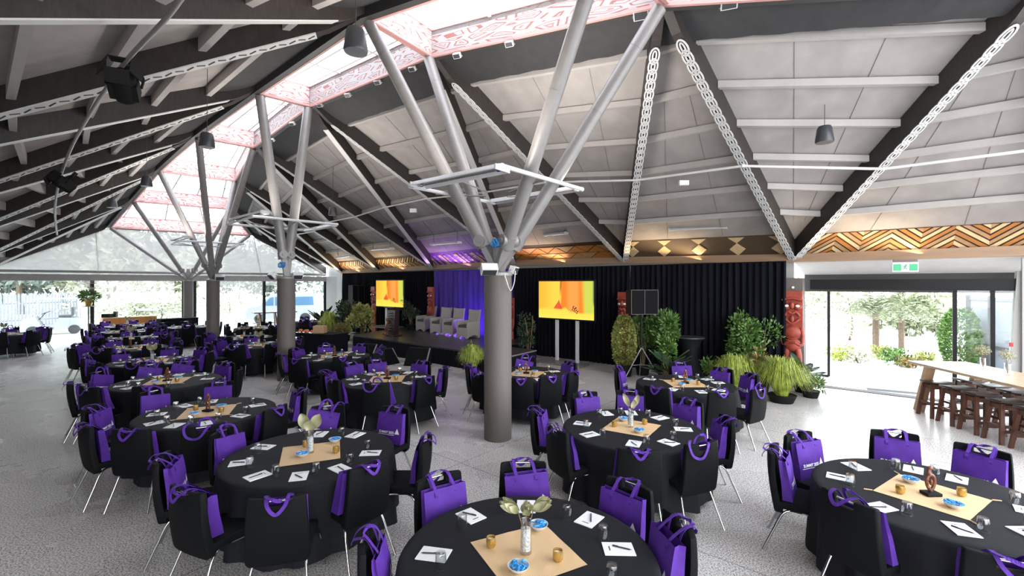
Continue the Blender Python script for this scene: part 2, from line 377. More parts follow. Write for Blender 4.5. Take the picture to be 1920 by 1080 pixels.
# ------------------------------------------------------------------ roof skeleton (eye-relative heights measured, stored as world points)
def X3(x, y, h): return Vector((x, y, EYE + h))
VFs = [X3(6.65, 5.6, 3.7), X3(2.2, 6.75, 4.1), P(803, 107, 9.2), P(578, 200, 12.4), P(475, 277, 15.35), P(440, 340, 18.6), P(430, 393, 21.0), P(468, 441, 24.1)]
VNs = [X3(5.6, 4.4, 3.7), X3(1.1, 5.5, 4.1), P(690, 40, 7.95), P(487, 177, 11.6), P(372, 258, 14.3), P(300, 322, 17.0), P(250, 378, 19.0), P(207, 427, 20.9)]
WR = [X3(10.47, 8.41, 0.56), P(1488, 490, 11.4), P(1172, 493, 14.35), P(965, 497, 17.3), P(812, 505, 20.4), P(711, 510, 23.1), P(642, 513, 25.4), X3(-10.8, 26.5, 0.52)]
WL = [X3(-1.8, -3.0, 0.65), X3(-6.2, 1.1, 0.65), X3(-11.4, 5.5, 0.65), X3(-15.6, 9.8, 0.65), X3(-17.4, 13.0, 0.65), X3(-19.0, 16.0, 0.65), X3(-20.6, 18.2, 0.65)]
# rafter pairs: (vertex index, foot index)
RR = [(0, 0), (0, 1), (1, 1), (1, 2), (2, 2), (2, 3), (3, 3), (3, 4), (4, 4), (4, 5), (5, 5), (5, 6), (6, 6), (6, 7), (7, 7)]
LR = [(0, 0), (1, 0), (1, 1), (2, 1), (2, 2), (3, 2), (3, 3), (4, 3), (4, 4), (5, 4), (5, 5), (6, 5), (6, 6), (7, 6)]
DEP = 0.42
UPZ = Vector((0, 0, DEP))

# floor and ground
fl = MB(); fl.slab([(-24, -9, 0), (13.5, -9, 0), (13.5, 6.9, 0), (WR[0].x + .1, WR[0].y + .1, 0), UV(2.0, 13.55), UV(26.5, 13.55), (-10.7, 26.65, 0), (-21.0, 18.0, 0), (-24, 14, 0)], (0, 0, -0.15))
tag(fl.build('floor', 'floor'), 'speckled polished concrete floor of the hall', kind='structure')
gr = MB(); gr.slab([(-90, -40, -0.17), (90, -40, -0.17), (90, 110, -0.17), (-90, 110, -0.17)], (0, 0, -0.1))
tag(gr.build('ground', 'ground'), 'pale paved ground outside the glass', kind='structure')

# ceiling panels
ceil = MB()
def panel(pts):
    ceil.slab([p + UPZ for p in pts], (0, 0, 0.12))
STRIPS = []
def side(V, W, pairs, right):
    for (a, b), (c, d) in zip(pairs[:-1], pairs[1:]):
        if a == c:   # same vertex, two feet
            v, w1, w2 = V[a], W[b], W[d]
            t = 0.935 if right else 1.0
            panel([v, lerp(v, w1, t), lerp(v, w2, t)])
            if right: STRIPS.append((v, w1, w2, t))
        else:
            v1, v2, w1 = V[a], V[c], W[b]
            panel([v1, v2, w1])
panel([VFs[0], WR[0], Vector((14.1, 5.3, 3.06)), Vector((10.8, 4.0, 5.6))])
panel([VNs[0], Vector((4.0, -4.5, 3.15)), WL[0]])
side(VFs, WR, RR, True); side(VNs, WL, LR, False)
tag(ceil.build('ceiling', 'panel'), 'sloping ceiling of grey washed boards between the dark rafters', kind='structure')

TS = [0.145, 0.275, 0.405, 0.535, 0.665, 0.795]
ntrim = [0]
def trim(mb, m, label, **k):
    ntrim[0] += 1
    return tag(mb.build('trim_%d' % ntrim[0], m, **k), label, kind='structure')
def purlins(V, W, pairs, right):
    for (a, b), (c, d) in zip(pairs[:-1], pairs[1:]):
        mb = MB()
        for t in TS + ([] if right else [0.92]):
            p, q = lerp(V[a], W[b], t), lerp(V[c], W[d], t)
            if (p - q).length < 0.5: continue
            e = (q - p).normalized() * 0.07
            if right:
                mb.vbar(p + e + Vector((0, 0, DEP - 0.13)), q - e + Vector((0, 0, DEP - 0.13)), 0.10, 0.12)
            else:
                mb.vbar(p + e + Vector((0, 0, DEP - 0.24)), q - e + Vector((0, 0, DEP - 0.24)), 0.10, 0.23)
        if mb.v: trim(mb, 'purlin', 'grey purlins of one ceiling bay between two rafters')
purlins(VFs, WR, RR, True); purlins(VNs, WL, LR, False)
def rafter(V, W, a, b, right, chain):
    v, wv = V[a], W[b]
    mb = MB(); s0 = 0.015
    L = (wv - v).length
    p = lerp(v, wv, s0)
    # tapered upper end
    d = wv - v; sd = Vector((d.y, -d.x, 0)).normalized() * 0.075
    t1 = 0.07
    A0 = v + UPZ * 0.35; A1 = lerp(v, wv, t1); B = wv
    Tv, Tw = v + UPZ, wv + UPZ
    outline = [A0, A1, B, Tw, Tv]
    mb.slab([q - sd for q in outline], sd * 2)
    o = trim(mb, 'rafter', 'dark timber rafter running up to the skylight')
    # edge strip along the underside
    st = MB(); zz = Vector((0, 0, -0.012)); a0, b0 = lerp(v, wv, t1 + 0.02), lerp(v, wv, 0.985)
    if chain == 'chain':
        n = int((b0 - a0).length / 0.2); dirv = (b0 - a0).normalized(); sv = sd.normalized(); nn = sv.cross(dirv).normalized()
        if nn.z > 0: nn = -nn
        off = -nn * 0.0
        for k in range(n):
            c = lerp(a0, b0, (k + 0.5) / n) + zz
            for (ra, rb, mid) in ((0.17, 0.088, 0), (0.115, 0.042, 1)):
                m_ = 16; ring = []
                pts = []
                for i in range(m_):
                    an = 2 * math.pi * i / m_
                    e = dirv * math.cos(an) * ra + sv * math.sin(an) * rb * (1 if mid == 0 else 1)
                    e2 = dirv * math.cos(an) * (ra - 0.03) + sv * math.sin(an) * (rb - 0.026)
                    pts.append((c + e, c + e2))
                k0 = len(st.v)
                vs = []; fs = []
                for (q1, q2) in pts: vs += [q1, q2, q1 + nn * 0.012, q2 + nn * 0.012]
                for i in range(m_):
                    j = (i + 1) % m_
                    fs += [(4 * i, 4 * j, 4 * j + 1, 4 * i + 1), (4 * i + 2, 4 * i + 3, 4 * j + 3, 4 * j + 2), (4 * i, 4 * i + 2, 4 * j + 2, 4 * j), (4 * i + 1, 4 * j + 1, 4 * j + 3, 4 * i + 3)]
                st.add(vs, fs)
    elif chain == 'strip':
        st.bar(a0 + zz, b0 + zz, 0.17, 0.02); n = int((b0 - a0).length / 0.16)
        dirv = (b0 - a0).normalized()
        for k in range(n):
            c = lerp(a0, b0, (k + 0.5) / n) + zz * 2.2
            st.bar(c - dirv * 0.055 + sd * (0.3 if k % 2 else -0.3), c + dirv * 0.055 - sd * (0.3 if k % 2 else -0.3), 0.02, 0.01, mi=1)
    else:
        st.bar(a0 + zz, b0 + zz, 0.16, 0.018)
    ob = st.build('edge_strip', ['lattice', 'steeld'], parent=o)
    ob['label'] = 'white strip under the rafter'
for i, (a, b) in enumerate(RR):
    ch = 'chain' if (a, b) in ((0, 1), (1, 1), (1, 2), (2, 2), (3, 3), (4, 4)) else 'plain'
    rafter(VFs, WR, a, b, True, ch)
for i, (a, b) in enumerate(LR):
    ch = 'strip' if (a, b) in ((2, 2), (3, 3), (4, 4), (5, 5)) else 'plain'
    rafter(VNs, WL, a, b, False, ch)

sm = MB()
for (a, b), (c, d) in zip(RR[:-1], RR[1:]):
    if a != c:
        for s_ in (.3, .62):
            sm.bar(lerp(lerp(VFs[a], VFs[c], s_), WR[b], .13) + UPZ - Vector((0, 0, .006)), lerp(lerp(VFs[a], VFs[c], s_), lerp(VFs[a], WR[b], 1), .85) + UPZ - Vector((0, 0, .006)), .008, .008)
    else:
        for s_ in (.35, .7):
            sm.bar(lerp(VFs[a], lerp(WR[b], WR[d], s_), .3) + UPZ - Vector((0, 0, .006)), lerp(VFs[a], lerp(WR[b], WR[d], s_), .93) + UPZ - Vector((0, 0, .006)), .008, .008)
trim(sm, 'joint', 'thin dark board joints across the drape-side ceiling')
# charcoal fabric band below the skylight, one sheet per bay
def band(V, W, i, ws, side_name):
    mb = MB(); v1, v2 = V[i], V[i + 1]
    n = 24; rows = 3; vs = []
    for r_ in range(rows + 1):
        for k in range(n + 1):
            s_ = k / n; v = lerp(v1, v2, s_); wv = lerp(ws[0], ws[1], s_)
            t = 0.005 + 0.125 * r_ / rows
            sag = 0.010 * math.sin(k * 1.9 + i) * (r_ == rows) + 0.05 * math.sin(math.pi * r_ / rows)
            vs.append(lerp(v, wv, t) + Vector((0, 0, DEP - 0.17 - sag + (0.0))))
    fs = [(a * (n + 1) + k, a * (n + 1) + k + 1, (a + 1) * (n + 1) + k + 1, (a + 1) * (n + 1) + k) for a in range(rows) for k in range(n)]
    mb.add(vs, fs); o = mb.build('shade_cloth', 'band', smooth=60)
    return tag(o, '%s charcoal shade cloth under the skylight edge, bay %s' % (side_name, ('closest to the camera', 'above the foremost column', 'past the foremost column', 'above the second column', 'between second and third column', 'above the third column', 'beside the far glazing')[i]), 'shade cloth', 'shade cloths along the skylight')
apexR = {0: (WR[0], WR[1]), 1: (WR[1], WR[2]), 2: (WR[2], WR[3]), 3: (WR[3], WR[4]), 4: (WR[4], WR[5]), 5: (WR[5], WR[6]), 6: (WR[6], WR[7])}
apexL = {0: (WL[0], WL[0]), 1: (WL[0], WL[1]), 2: (WL[1], WL[2]), 3: (WL[2], WL[3]), 4: (WL[3], WL[4]), 5: (WL[4], WL[5]), 6: (WL[5], WL[6])}
for i in range(7):
    band(VFs, WR, i, apexR[i], 'curtain-side'); band(VNs, WL, i, apexL[i], 'open-side')

# skylight upstands, cross panels, glazing
up = MB(); tr = MB(); gl = MB(); mul = MB(); H = 0.52
def fascia(a, b, inward):
    n = max(1, int((b - a).length)); L = (b - a).length; Z = Vector((0, 0, H))
    up.quv([a, b, b + Z, a + Z], [(0, 0), (L, 0), (L, H), (0, H)])
    a2, b2 = a - inward * 0.04, b - inward * 0.04
    up.quv([a2, b2, b2 + Z, a2 + Z], [(0, 0), (L, 0), (L, H), (0, H)])
    tr.bar(a + Vector((0, 0, 0.0)), b, 0.05, 0.05); tr.bar(a + Z, b + Z, 0.04, 0.04)
for i in range(7):
    for V, s_ in ((VFs, 1), (VNs, -1)):
        inw = ((VNs[i] - VFs[i]) * s_); inw.z = 0; inw.normalize()
        fascia(V[i], V[i + 1], inw)
    Z = Vector((0, 0, H + 0.02)); nfa = [VNs[i] + Z, VFs[i] + Z, VFs[i + 1] + Z, VNs[i + 1] + Z]
    gl.slab(nfa, (0, 0, 0.02))
    for t in (0.0, 0.34, 0.67, 1.0):
        mul.bar(lerp(VNs[i], VNs[i + 1], t) + Z - Vector((0, 0, .03)), lerp(VFs[i], VFs[i + 1], t) + Z - Vector((0, 0, .03)), 0.06, 0.06)
    for t in (0.12, 0.5, 0.88) if i < 5 else (0.08, 0.36, 0.64, 0.92):
        mul.bar(lerp(VNs[i], VFs[i], t) + Z - Vector((0, 0, .03)), lerp(VNs[i + 1], VFs[i + 1], t) + Z - Vector((0, 0, .03)), 0.05 if t != 0.12 else 0.09, 0.05)
for i in range(8):
    if i in (0,): continue
    u = (VFs[i] - VNs[i]); nrm = Vector((u.y, -u.x, 0)).normalized()
    fascia(VNs[i], VFs[i], nrm); fascia(VNs[i] + nrm * 0.09, VFs[i] + nrm * 0.09, nrm)
# dark bearer beams carrying the skylight edge
be = MB()
for V, ws in ((VFs, 1), (VNs, -1)):
    for i in range(7):
        o_ = (VFs[i] - VNs[i]); o_.z = 0; o_.normalize(); o_ *= 0.09 * ws
        be.vbar(V[i] + o_ + Vector((0, 0, -0.02)), V[i + 1] + o_ + Vector((0, 0, -0.02)), 0.12, 0.5)
trim(be, 'steeld', 'dark bearer beams along both edges of the skylight')
t_ = trim(up, 'scroll', 'red and white scroll-patterned upstand panels around the skylight')
trim(tr, 'redtrim', 'pink-red edge trim of the skylight upstands')
w1 = tag(gl.build('window_1', 'sky_glass'), 'long white skylight glazing along the ridge', kind='structure')
mul.build('glazing_bars', 'white', parent=w1)
# thin transverse shade blinds folded beneath the glass in the far bays
# ------------------------------------------------------------------ carved strips at the foot of the ceiling
def clip(poly, x0, x1, y0, y1):
    def cut(ps, f, inter):
        out = []
        for i in range(len(ps)):
            a, b = ps[i - 1], ps[i]
            fa, fb = f(a), f(b)
            if fa != fb: out.append(inter(a, b))
            if fb: out.append(b)
        return out
    def ix(v): return lambda a, b: (v, a[1] + (b[1] - a[1]) * (v - a[0]) / (b[0] - a[0]))
    def iy(v): return lambda a, b: (a[0] + (b[0] - a[0]) * (v - a[1]) / (b[1] - a[1]), v)
    for f, it in ((lambda p: p[0] >= x0, ix(x0)), (lambda p: p[0] <= x1, ix(x1)), (lambda p: p[1] >= y0, iy(y0)), (lambda p: p[1] <= y1, iy(y1))):
        if not poly: return []
        poly = cut(poly, f, it)
    return poly
def zigzag(L, H):
    out = []; per = 1.05; amp = 0.42; th = 0.085; pit = 0.125
    for k in range(-6, 12):
        base = k * pit
        for j in range(int(L / per) + 2):
            for half in (0, 1):
                xa = (j + half / 2) * per - 0.3; xb = xa + per / 2
                ya, yb = (base, base + amp) if half else (base + amp, base)
                mi = (k + half + (j % 2) * 2) % 3
                out.append(([(xa, ya - amp), (xb, yb - amp), (xb, yb - amp + th), (xa, ya - amp + th)], mi))
    return out
def diamonds(L, H):
    out = []; per = L / 4.5
    for j in range(6):
        c = (j + 0.25) * per
        out.append(([(c - .2, .24), (c, .03), (c + .2, .24), (c, .43)], 0))
        out.append(([(c - .21, .62), (c, .44), (c + .21, .62)], 0))
    return out
def argyle(L, H):
    out = []; per = 0.82
    for j in range(int(L / per) + 2):
        c = (j) * per
        for (r_, y) in ((0, 0.0), (1, H)):
            pass
        out.append(([(c + .03, .02), (c + per - .03, .02), (c + per / 2, .27)], j % 2))
        out.append(([(c - per / 2 + .04, .28), (c, .03), (c + per / 2 - .04, .28)], (j + 1) % 2 + 0))
        out.append(([(c + .03, .31), (c + per - .03, .31), (c + per / 2, .56)], 2))
        out.append(([(c - per / 2 + .04, .57), (c, .33), (c + per / 2 - .04, .57)], (j) % 2 + 0))
    return out
def steps(L, H):
    out = []
    for j in range(int(L / .34) + 3):
        for r_ in range(4):
            x = j * .34 - r_ * .11; y = 0.02 + r_ * .14
            out.append(([(x, y), (x + .12, y), (x + .04, y + .11), (x - .08, y + .11)], 0 if (j + r_) % 3 else 1))
            if j % 3 == 0: out.append(([(x + .14, y), (x + .22, y), (x + .1, y + .14), (x + .02, y + .14)], 1))
    return out
def slats(L, H):
    out = []
    for j in range(int(L / .2) + 4):
        x = j * .2
        out.append(([(x, 0.02), (x + .11, .02), (x - .2, .3), (x - .31, .3)], j % 2))
        out.append(([(x - .3, .32), (x - .19, .32), (x + .1, .58), (x - .01, .58)], (j + 1) % 2))
    return out
SP = {1: (zigzag, ['brown', 'cream', 'tan', 'orange'], 'zigzag chevron frieze of cream and orange timber over the glass doors'),
      3: (diamonds, ['taupe', 'cream', 'cream', 'cream'], 'brown frieze with cream diamonds above the black drape near the doors'),
      5: (argyle, ['brown', 'orange', 'tan', 'orange'], 'orange diamond frieze above the large screen'),
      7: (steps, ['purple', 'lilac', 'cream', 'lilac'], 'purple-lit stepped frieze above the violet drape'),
      9: (slats, ['brown', 'orange', 'cream', 'tan'], 'orange slatted frieze above the far screen'),
      11: (slats, ['brown', 'cream', 'orange', 'tan'], 'pale slatted frieze above the far end of the drape')}
for k, (v, w1_, w2_, t) in enumerate(STRIPS):
    # w1_ -> w2_ goes from right to left in the photograph
    foot = 0.04
    a = w2_ + Vector((0, 0, foot + .12)); b = w1_ + Vector((0, 0, foot + .12)); c = lerp(v, w1_, t) + UPZ; d = lerp(v, w2_, t) + UPZ
    nrm = (b - a).cross(d - a).normalized()
    if nrm.dot(Vector((0, 0, EYE)) - a) < 0: nrm = -nrm
    fr = MB(); fr.slab([a, b, c, d], -nrm * 0.06)
    fn, mats, lab = SP[[1, 3, 5, 7, 9, 11][min(k, 5)]]
    if k > 5: break
    Lb = (b - a).length; Ht = ((d + c) / 2 - (a + b) / 2).length
    def uvp(x, y):
        s_ = x / Lb; q = y / Ht; return lerp(lerp(a, b, s_), lerp(d, c, s_), q)
    for poly, mi in fn(Lb, Ht):
        pc = clip([(x, y) for x, y in poly], 0.02, Lb - 0.02, 0.01, Ht - 0.01)
        if len(pc) >= 3: fr.slab([uvp(x, y) + nrm * 0.002 for x, y in pc], nrm * 0.02, mi + 1)
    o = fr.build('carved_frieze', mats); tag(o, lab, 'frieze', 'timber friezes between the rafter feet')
    bb = MB(); bb.vbar(w2_ + Vector((0, 0, -0.02)), w1_ + Vector((0, 0, -0.02)), 0.18, 0.2)
    trim(bb, 'beam', 'pale pine beam under the timber frieze')
    # warm uplight that washes each frieze
    mid = (a + b) / 2 + nrm * 0.13 - Vector((0, 0, 0.0))
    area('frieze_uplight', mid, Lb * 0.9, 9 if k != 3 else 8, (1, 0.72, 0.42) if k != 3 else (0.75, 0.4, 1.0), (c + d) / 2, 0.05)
# ------------------------------------------------------------------ far gable glazing
GD = Vector((0.766, 0.643, 0)); G0 = Vector((-15.8, 22.3, 0)); GN = Vector((0.643, -0.766, 0))   # towards the room
def GP(s, z=0.0): return G0 + GD * s + Vector((0, 0, z))
def gx(px):    # distance along the gable plane seen at picture column px
    r_ = (px - 960) / F; return (r_ * G0.y - G0.x) / (GD.x - r_ * GD.y)
posts = [gx(-75), gx(173), gx(344), gx(365), gx(495), gx(609)]
TOPZ = 2.5 + (HY - 527) / F * 22; TZ2 = 2.5 + (HY - 517) / F * 23
fm = MB()
for s_ in posts: fm.box(GP(s_, TOPZ / 2), (0.13, 0.13, TOPZ), rz=math.atan2(GD.y, GD.x))
trim(fm, 'frame', 'charcoal posts between the far window panes')
fm = MB(); fm.bar(GP(posts[0] - .2, (TOPZ + TZ2) / 2), GP(posts[-1] + .2, (TOPZ + TZ2) / 2), 0.22, TZ2 - TOPZ)
fm.tube([GP(posts[0], TZ2 + .12) + GN * .18, GP(posts[-1], TZ2 + .12) + GN * .18], 0.055, 10)
trim(fm, 'steel', 'grey transom rail across the far glazing')
wn = 1
for a, b in zip(posts[:-1], posts[1:]):
    if b - a < 0.6: pass
    wn += 1; g = MB(); g.slab([GP(a + .06), GP(b - .06), GP(b - .06, TOPZ), GP(a + .06, TOPZ)], GN * 0.02)
    tag(g.build('window_%d' % wn, 'glass'), 'tall clear pane of the far glazed wall', kind='structure')
rr_ = MB(); rr_.bar(GP(posts[2], 2.25 - 0.3), GP(posts[3], 1.95), .05, .05)
# sloping upper gable behind grey sun mesh: from the transom up to the end of the skylight
FN, FF = VNs[7], VFs[7]
EL, ER = WL[6] + Vector((0, 0, 0.1)), WR[7] + Vector((0, 0, 0.1))
base = [GP(gx(0) - 1.4, TZ2 + 0.02), GP(gx(185), TZ2), GP(gx(345), TZ2), GP(gx(490), TZ2), GP(gx(609), TZ2 + 0.02)]
wn += 1; g = MB()
g.poly([EL, base[0], base[1], FN]); g.poly([FN, base[1], base[2]]); g.poly([FN, base[2], FF]); g.poly([FF, base[2], base[3]]); g.poly([FF, base[3], base[4], ER])
tag(g.build('window_%d' % wn, 'scrim'), 'upper gable windows behind translucent grey sun mesh', kind='structure')
mm = MB()
for a, b in ((lerp(FN, EL, 0.14), base[1]), (lerp(FF, ER, .05), base[3])): mm.bar(a, b, 0.035, 0.035)
trim(mm, 'lattice', 'thin white mullions of the mesh-covered gable')
mm = MB(); mm.bar(FN, FF, 0.1, 0.1); trim(mm, 'steeld', 'dark lower edge of the skylight over the far gable')
# far corner pier and the bit of white wall next to it
c = MB(); q = P(628, 560, 26.6); c.slab([P(612, 520, 26.3) * Vector((1, 1, 0)) if False else Vector((P(612, 0, 26.3).x, 26.3, 0)), Vector((P(634, 0, 26.0).x, 26.0, 0)), Vector((P(634, 0, 26.0).x, 26.0, 2.9)), Vector((P(612, 0, 26.3).x, 26.3, 2.9))], (0.2, 0.4, 0))
trim(c, 'wall', 'grey corner pier where glazing meets the draped wall')

# ------------------------------------------------------------------ draped wall
wl = MB()  # unseen wall, added to cut the light from the open side
for a_, b_ in ((WL[0], WL[1]), (WL[1], WL[2]), (WL[2], WL[3]), (WL[3], WL[4]), (WL[4], WL[5]), (WL[5], WL[6])):
    a2, b2 = Vector((a_.x, a_.y, 0)), Vector((b_.x, b_.y, 0)); wl.slab([a2, b2, b2 + Vector((0, 0, 3.5)), a2 + Vector((0, 0, 3.5))], Vector((-.1, .05, 0)))
tag(wl.build('unseen_wall_left', 'wall'), 'unseen plain wall added to block light from the open side', kind='structure')
wr = MB(); wr.slab([UV(2.1, 13.35), UV(26.0, 13.35), UV(26.0, 13.35, 3.5), UV(2.1, 13.35, 3.5)], VX * 0.15)
tag(wr.build('wall_right', 'wall'), 'wall hidden behind the black drapes', kind='structure')
def drape(name, u0, u1, v, z0, z1, m, label, fold=0.16, amp=0.045, group=None):
    mb = MB(); n = int((u1 - u0) / 0.04); rows = 6; vs = []
    for j in range(rows + 1):
        z = z0 + (z1 - z0) * j / rows
        for k in range(n + 1):
            u = u0 + (u1 - u0) * k / n
            a = amp * (1.2 - 0.4 * j / rows)
            off = a * math.sin(2 * math.pi * u / fold + 0.6 * math.sin(u * 2.3)) + 0.02 * math.sin(u * 9.1 + j)
            vs.append(UV(u, v + off, z))
    mb.add(vs, [(j * (n + 1) + k, j * (n + 1) + k + 1, (j + 1) * (n + 1) + k + 1, (j + 1) * (n + 1) + k) for j in range(rows) for k in range(n)])
    mb.bar(UV(u0, v, z1 - 0.01), UV(u1, v, z1 - 0.01), 0.03, 0.03)
    return tag(mb.build(name, m, smooth=80), label, 'drape', group)
def u_at(px, v):   # hall coordinate u where the wall plane v is seen at column px
    r_ = (px - 960) / F; return v * (r_ * 0.76 - 0.649) / -(0.649 * r_ + 0.76) if False else (v * 0.649 - r_ * v * 0.76) / (0.76 + r_ * 0.649)
drape('drape', u_at(1474, 12.8), u_at(1182, 12.8), 12.8, 0.0, 3.05, 'black_cloth', 'black pleated drape between the two red carved posts closest to the doors', group='drapes along the wall')
drape('drape', u_at(1180, 12.8), u_at(962, 12.8), 12.8, 0.0, 3.05, 'black_cloth', 'black pleated drape behind the large screen on its stand', group='drapes along the wall')
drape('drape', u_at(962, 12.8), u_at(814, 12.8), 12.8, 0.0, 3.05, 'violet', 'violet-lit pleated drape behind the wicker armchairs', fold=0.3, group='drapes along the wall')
drape('drape', u_at(814, 12.8), u_at(703, 12.8), 12.8, 0.0, 3.05, 'black_cloth', 'black pleated drape at the back of the stage behind the far screen', group='drapes along the wall')
drape('drape', u_at(703, 12.8), u_at(643, 12.8), 12.8, 0.0, 3.05, 'black_cloth', 'short black drape at the far end behind the plants', group='drapes along the wall')
area('violet_stage_wash', UV(u_at(880, 12.8), 12.1, 0.62), 2.4, 16, (0.30, 0.12, 1.0), UV(u_at(880, 12.8), 12.9, 1.9), 0.15)

# ------------------------------------------------------------------ glass doors on the draped side
HZ0, HZ1 = 2.36, 2.60
dm = MB(); dm.vbar(UV(1.75, 13.4, HZ0), UV(-2.5, 13.4, HZ0), 0.16, HZ1 - HZ0)
trim(dm, 'frame', 'black header track over the glass doors')
sf = MB(); sf.slab([WR[1] - Vector((0, 0, 0.03)) + VX * 0.15, WR[0] - Vector((0, 0, 0.03)) + VX * 0.15, UV(-2.5, 14.3, 2.72), UV(2.0, 14.3, 2.72)], (0, 0, 0.08))
trim(sf, 'purlin', 'grey sloping soffit between the pine beam and the door header')
sb = MB(); sb.slab([UV(2.0, 14.25, 2.3), UV(-2.5, 14.25, 2.3), UV(-2.5, 14.25, 2.75), UV(2.0, 14.25, 2.75)], VX * 0.1); trim(sb, 'steeld', 'dark bulkhead behind the door header')
def post_at(px): return u_at(px, 13.4)
for k, px in enumerate((1790, 1861)):
    u = post_at(px); mb = MB(); mb.box(UV(u, 13.4, HZ0 / 2), (0.07, 0.09, HZ0), rz=HALL); trim(mb, 'frame', 'black upright between the fixed door panes')
for k, (a, b) in enumerate(((1792, 1859), (1863, 1905))):
    g = MB(); g.slab([UV(post_at(a), 13.4), UV(post_at(b), 13.4), UV(post_at(b), 13.4, HZ0), UV(post_at(a), 13.4, HZ0)], VX * 0.015)
    tag(g.build('door_%d' % (k + 1), 'glass'), 'fixed glass door pane beside the opening', kind='structure')
# glass leaf slid outside near the carved post
A_, B_ = Vector((8.06, 12.72, 0)), Vector((8.46, 12.25, 0))
d3 = empty('door_3', A_); tag(d3, 'open glass door leaf with black frame outside the carved post', kind='structure')
def rel(mb, base): mb.v = [p - base for p in mb.v]; return mb
g = MB(); g.slab([A_, B_, B_ + Vector((0, 0, 2.33)), A_ + Vector((0, 0, 2.33))], VX * 0.015); rel(g, A_).build('door_pane', 'glass', d3)
g = MB()
for a, b in ((A_, A_ + Vector((0, 0, 2.33))), (B_, B_ + Vector((0, 0, 2.33))), (A_, B_), (A_ + Vector((0, 0, 2.33)), B_ + Vector((0, 0, 2.33)))): g.bar(a + Vector((0, 0, .03)), b + Vector((0, 0, .03)), 0.06, 0.06, up=VX)
rel(g, A_).build('door_frame', 'frame', d3)
th = MB(); th.slab([UV(1.7, 13.3, 0), UV(-2.5, 13.3, 0), UV(-2.5, 13.55, 0), UV(1.7, 13.55, 0)], (0, 0, 0.012)); trim(th, 'frame', 'black door sill track')
rp = MB(); a, b, c_, d_ = PZ(1605, 713, 0), PZ(1626, 731, 0), PZ(1722, 740, 0), PZ(1730, 728, 0)
rp.slab([a, b, c_, d_], (0, 0, 0.05)); o = rp.build('ramp', 'slab'); tag(o, 'low grey threshold ramp on the floor at the open glass door', 'ramp')
# leaning white pier and end wall at the doors
pr = MB(); a = UV(post_at(1903), 13.3); b = UV(post_at(1925), 13.3)
pr.slab([UV(post_at(1886), 13.28), UV(post_at(1990), 13.28), UV(post_at(1990), 13.28, 2.75), UV(post_at(1905), 13.28, 2.75)], VX * 0.25)
trim(pr, 'wall', 'white leaning pier at the end of the glass doors')
wf = MB(); wf.slab([UV(-1.75, 13.2), UV(-2.6, 13.2), UV(-2.6, 13.2, 3.0), UV(-1.75, 13.2, 3.0)], VX * 0.15); tag(wf.build('wall_side', 'wall'), 'short grey wall beyond the leaning pier', kind='structure')

# ------------------------------------------------------------------ columns with branching struts
def strut(t, a, b, r, base, name='strut'):
    d = (b - a); L = d.length; d.normalize()
    mb = MB(); mb.tube([a + d * 0.55 - base, b - d * 0.05 - base], r, 16)
    for s_ in (0.32, 0.62, 0.85): mb.tube([a + d * (L * s_) - base, a + d * (L * s_ + 0.012) - base], r * 1.03, 16)
    o = mb.build('strut', 'steel', t, smooth=40)
    k = MB(); q = a + d * 0.55 - base
    k.tube([q - d * 0.12, q + d * 0.06], r * 1.12, 16)
    sd = d.cross(Vector((0, 0, 1))).normalized()
    k.tube([q - sd * (r * 1.25), q + sd * (r * 1.25)], r * 0.9, 16)
    k.tube([q - sd * (r * 1.45), q + sd * (r * 1.45)], r * 0.35, 8)
    k.build('pin_joint', 'steel', o, smooth=40)
    k = MB(); k.bar(a - base - d * 0.1, q - d * 0.02, r * 1.7, r * 0.9); k.build('fin_plate', 'steel', o, bevel=0.008)
def column(x, y, topz, D, tips, r, label, frame=True, fr_ang=0, fix=(0, 2)):
    base = Vector((x, y, 0)); t = empty('branching_column', base); tag(t, label, 'column', 'columns along the middle of the hall', 'thing')
    m = MB(); m.lathe([(D / 2 * 0.99, 0), (D / 2, 0.02), (D / 2, topz - 0.02), (D / 2 * 0.985, topz)], 48); m.build('shaft', 'conc', t, smooth=50)
    m = MB(); m.lathe([(D / 2 * 1.06, topz - 0.03), (D / 2 * 1.06, topz + 0.015), (D / 2 * .6, topz + 0.04)], 40)
    m.lathe([(0.15 * D, topz), (0.22 * D, topz + 0.35), (0.16 * D, topz + 0.55)], 16); m.build('head_plate', 'steel', t, smooth=50)
    for tip in tips: strut(t, base + Vector((0, 0, topz)) + (Vector(tip) - base - Vector((0, 0, topz))).normalized() * 0.05, Vector(tip), r, base)
    return t, base
C1 = (-0.23, 7.43); C2 = (-5.88, 11.95); C3 = (-10.95, 16.8); C4 = (-15.1, 21.4)
TOPC = 2.66
column(*C1, TOPC, 0.445, [VNs[2], VFs[2], VNs[1], VFs[1]], 0.105, 'foremost round grey column, the largest, splitting into four steel struts')
column(*C2, TOPC, 0.43, [VNs[3], VFs[3]], 0.115, 'second round column, with two struts rising to the skylight')
column(*C3, TOPC - .02, 0.42, [VNs[4], VFs[4], VNs[5], VFs[5]], 0.10, 'third round column, with four thinner struts fanning upward')
column(*C4, TOPC - .02, 0.40, [VNs[6], VFs[6], VNs[7], VFs[7]], 0.09, 'last round column, standing against the far glazing')
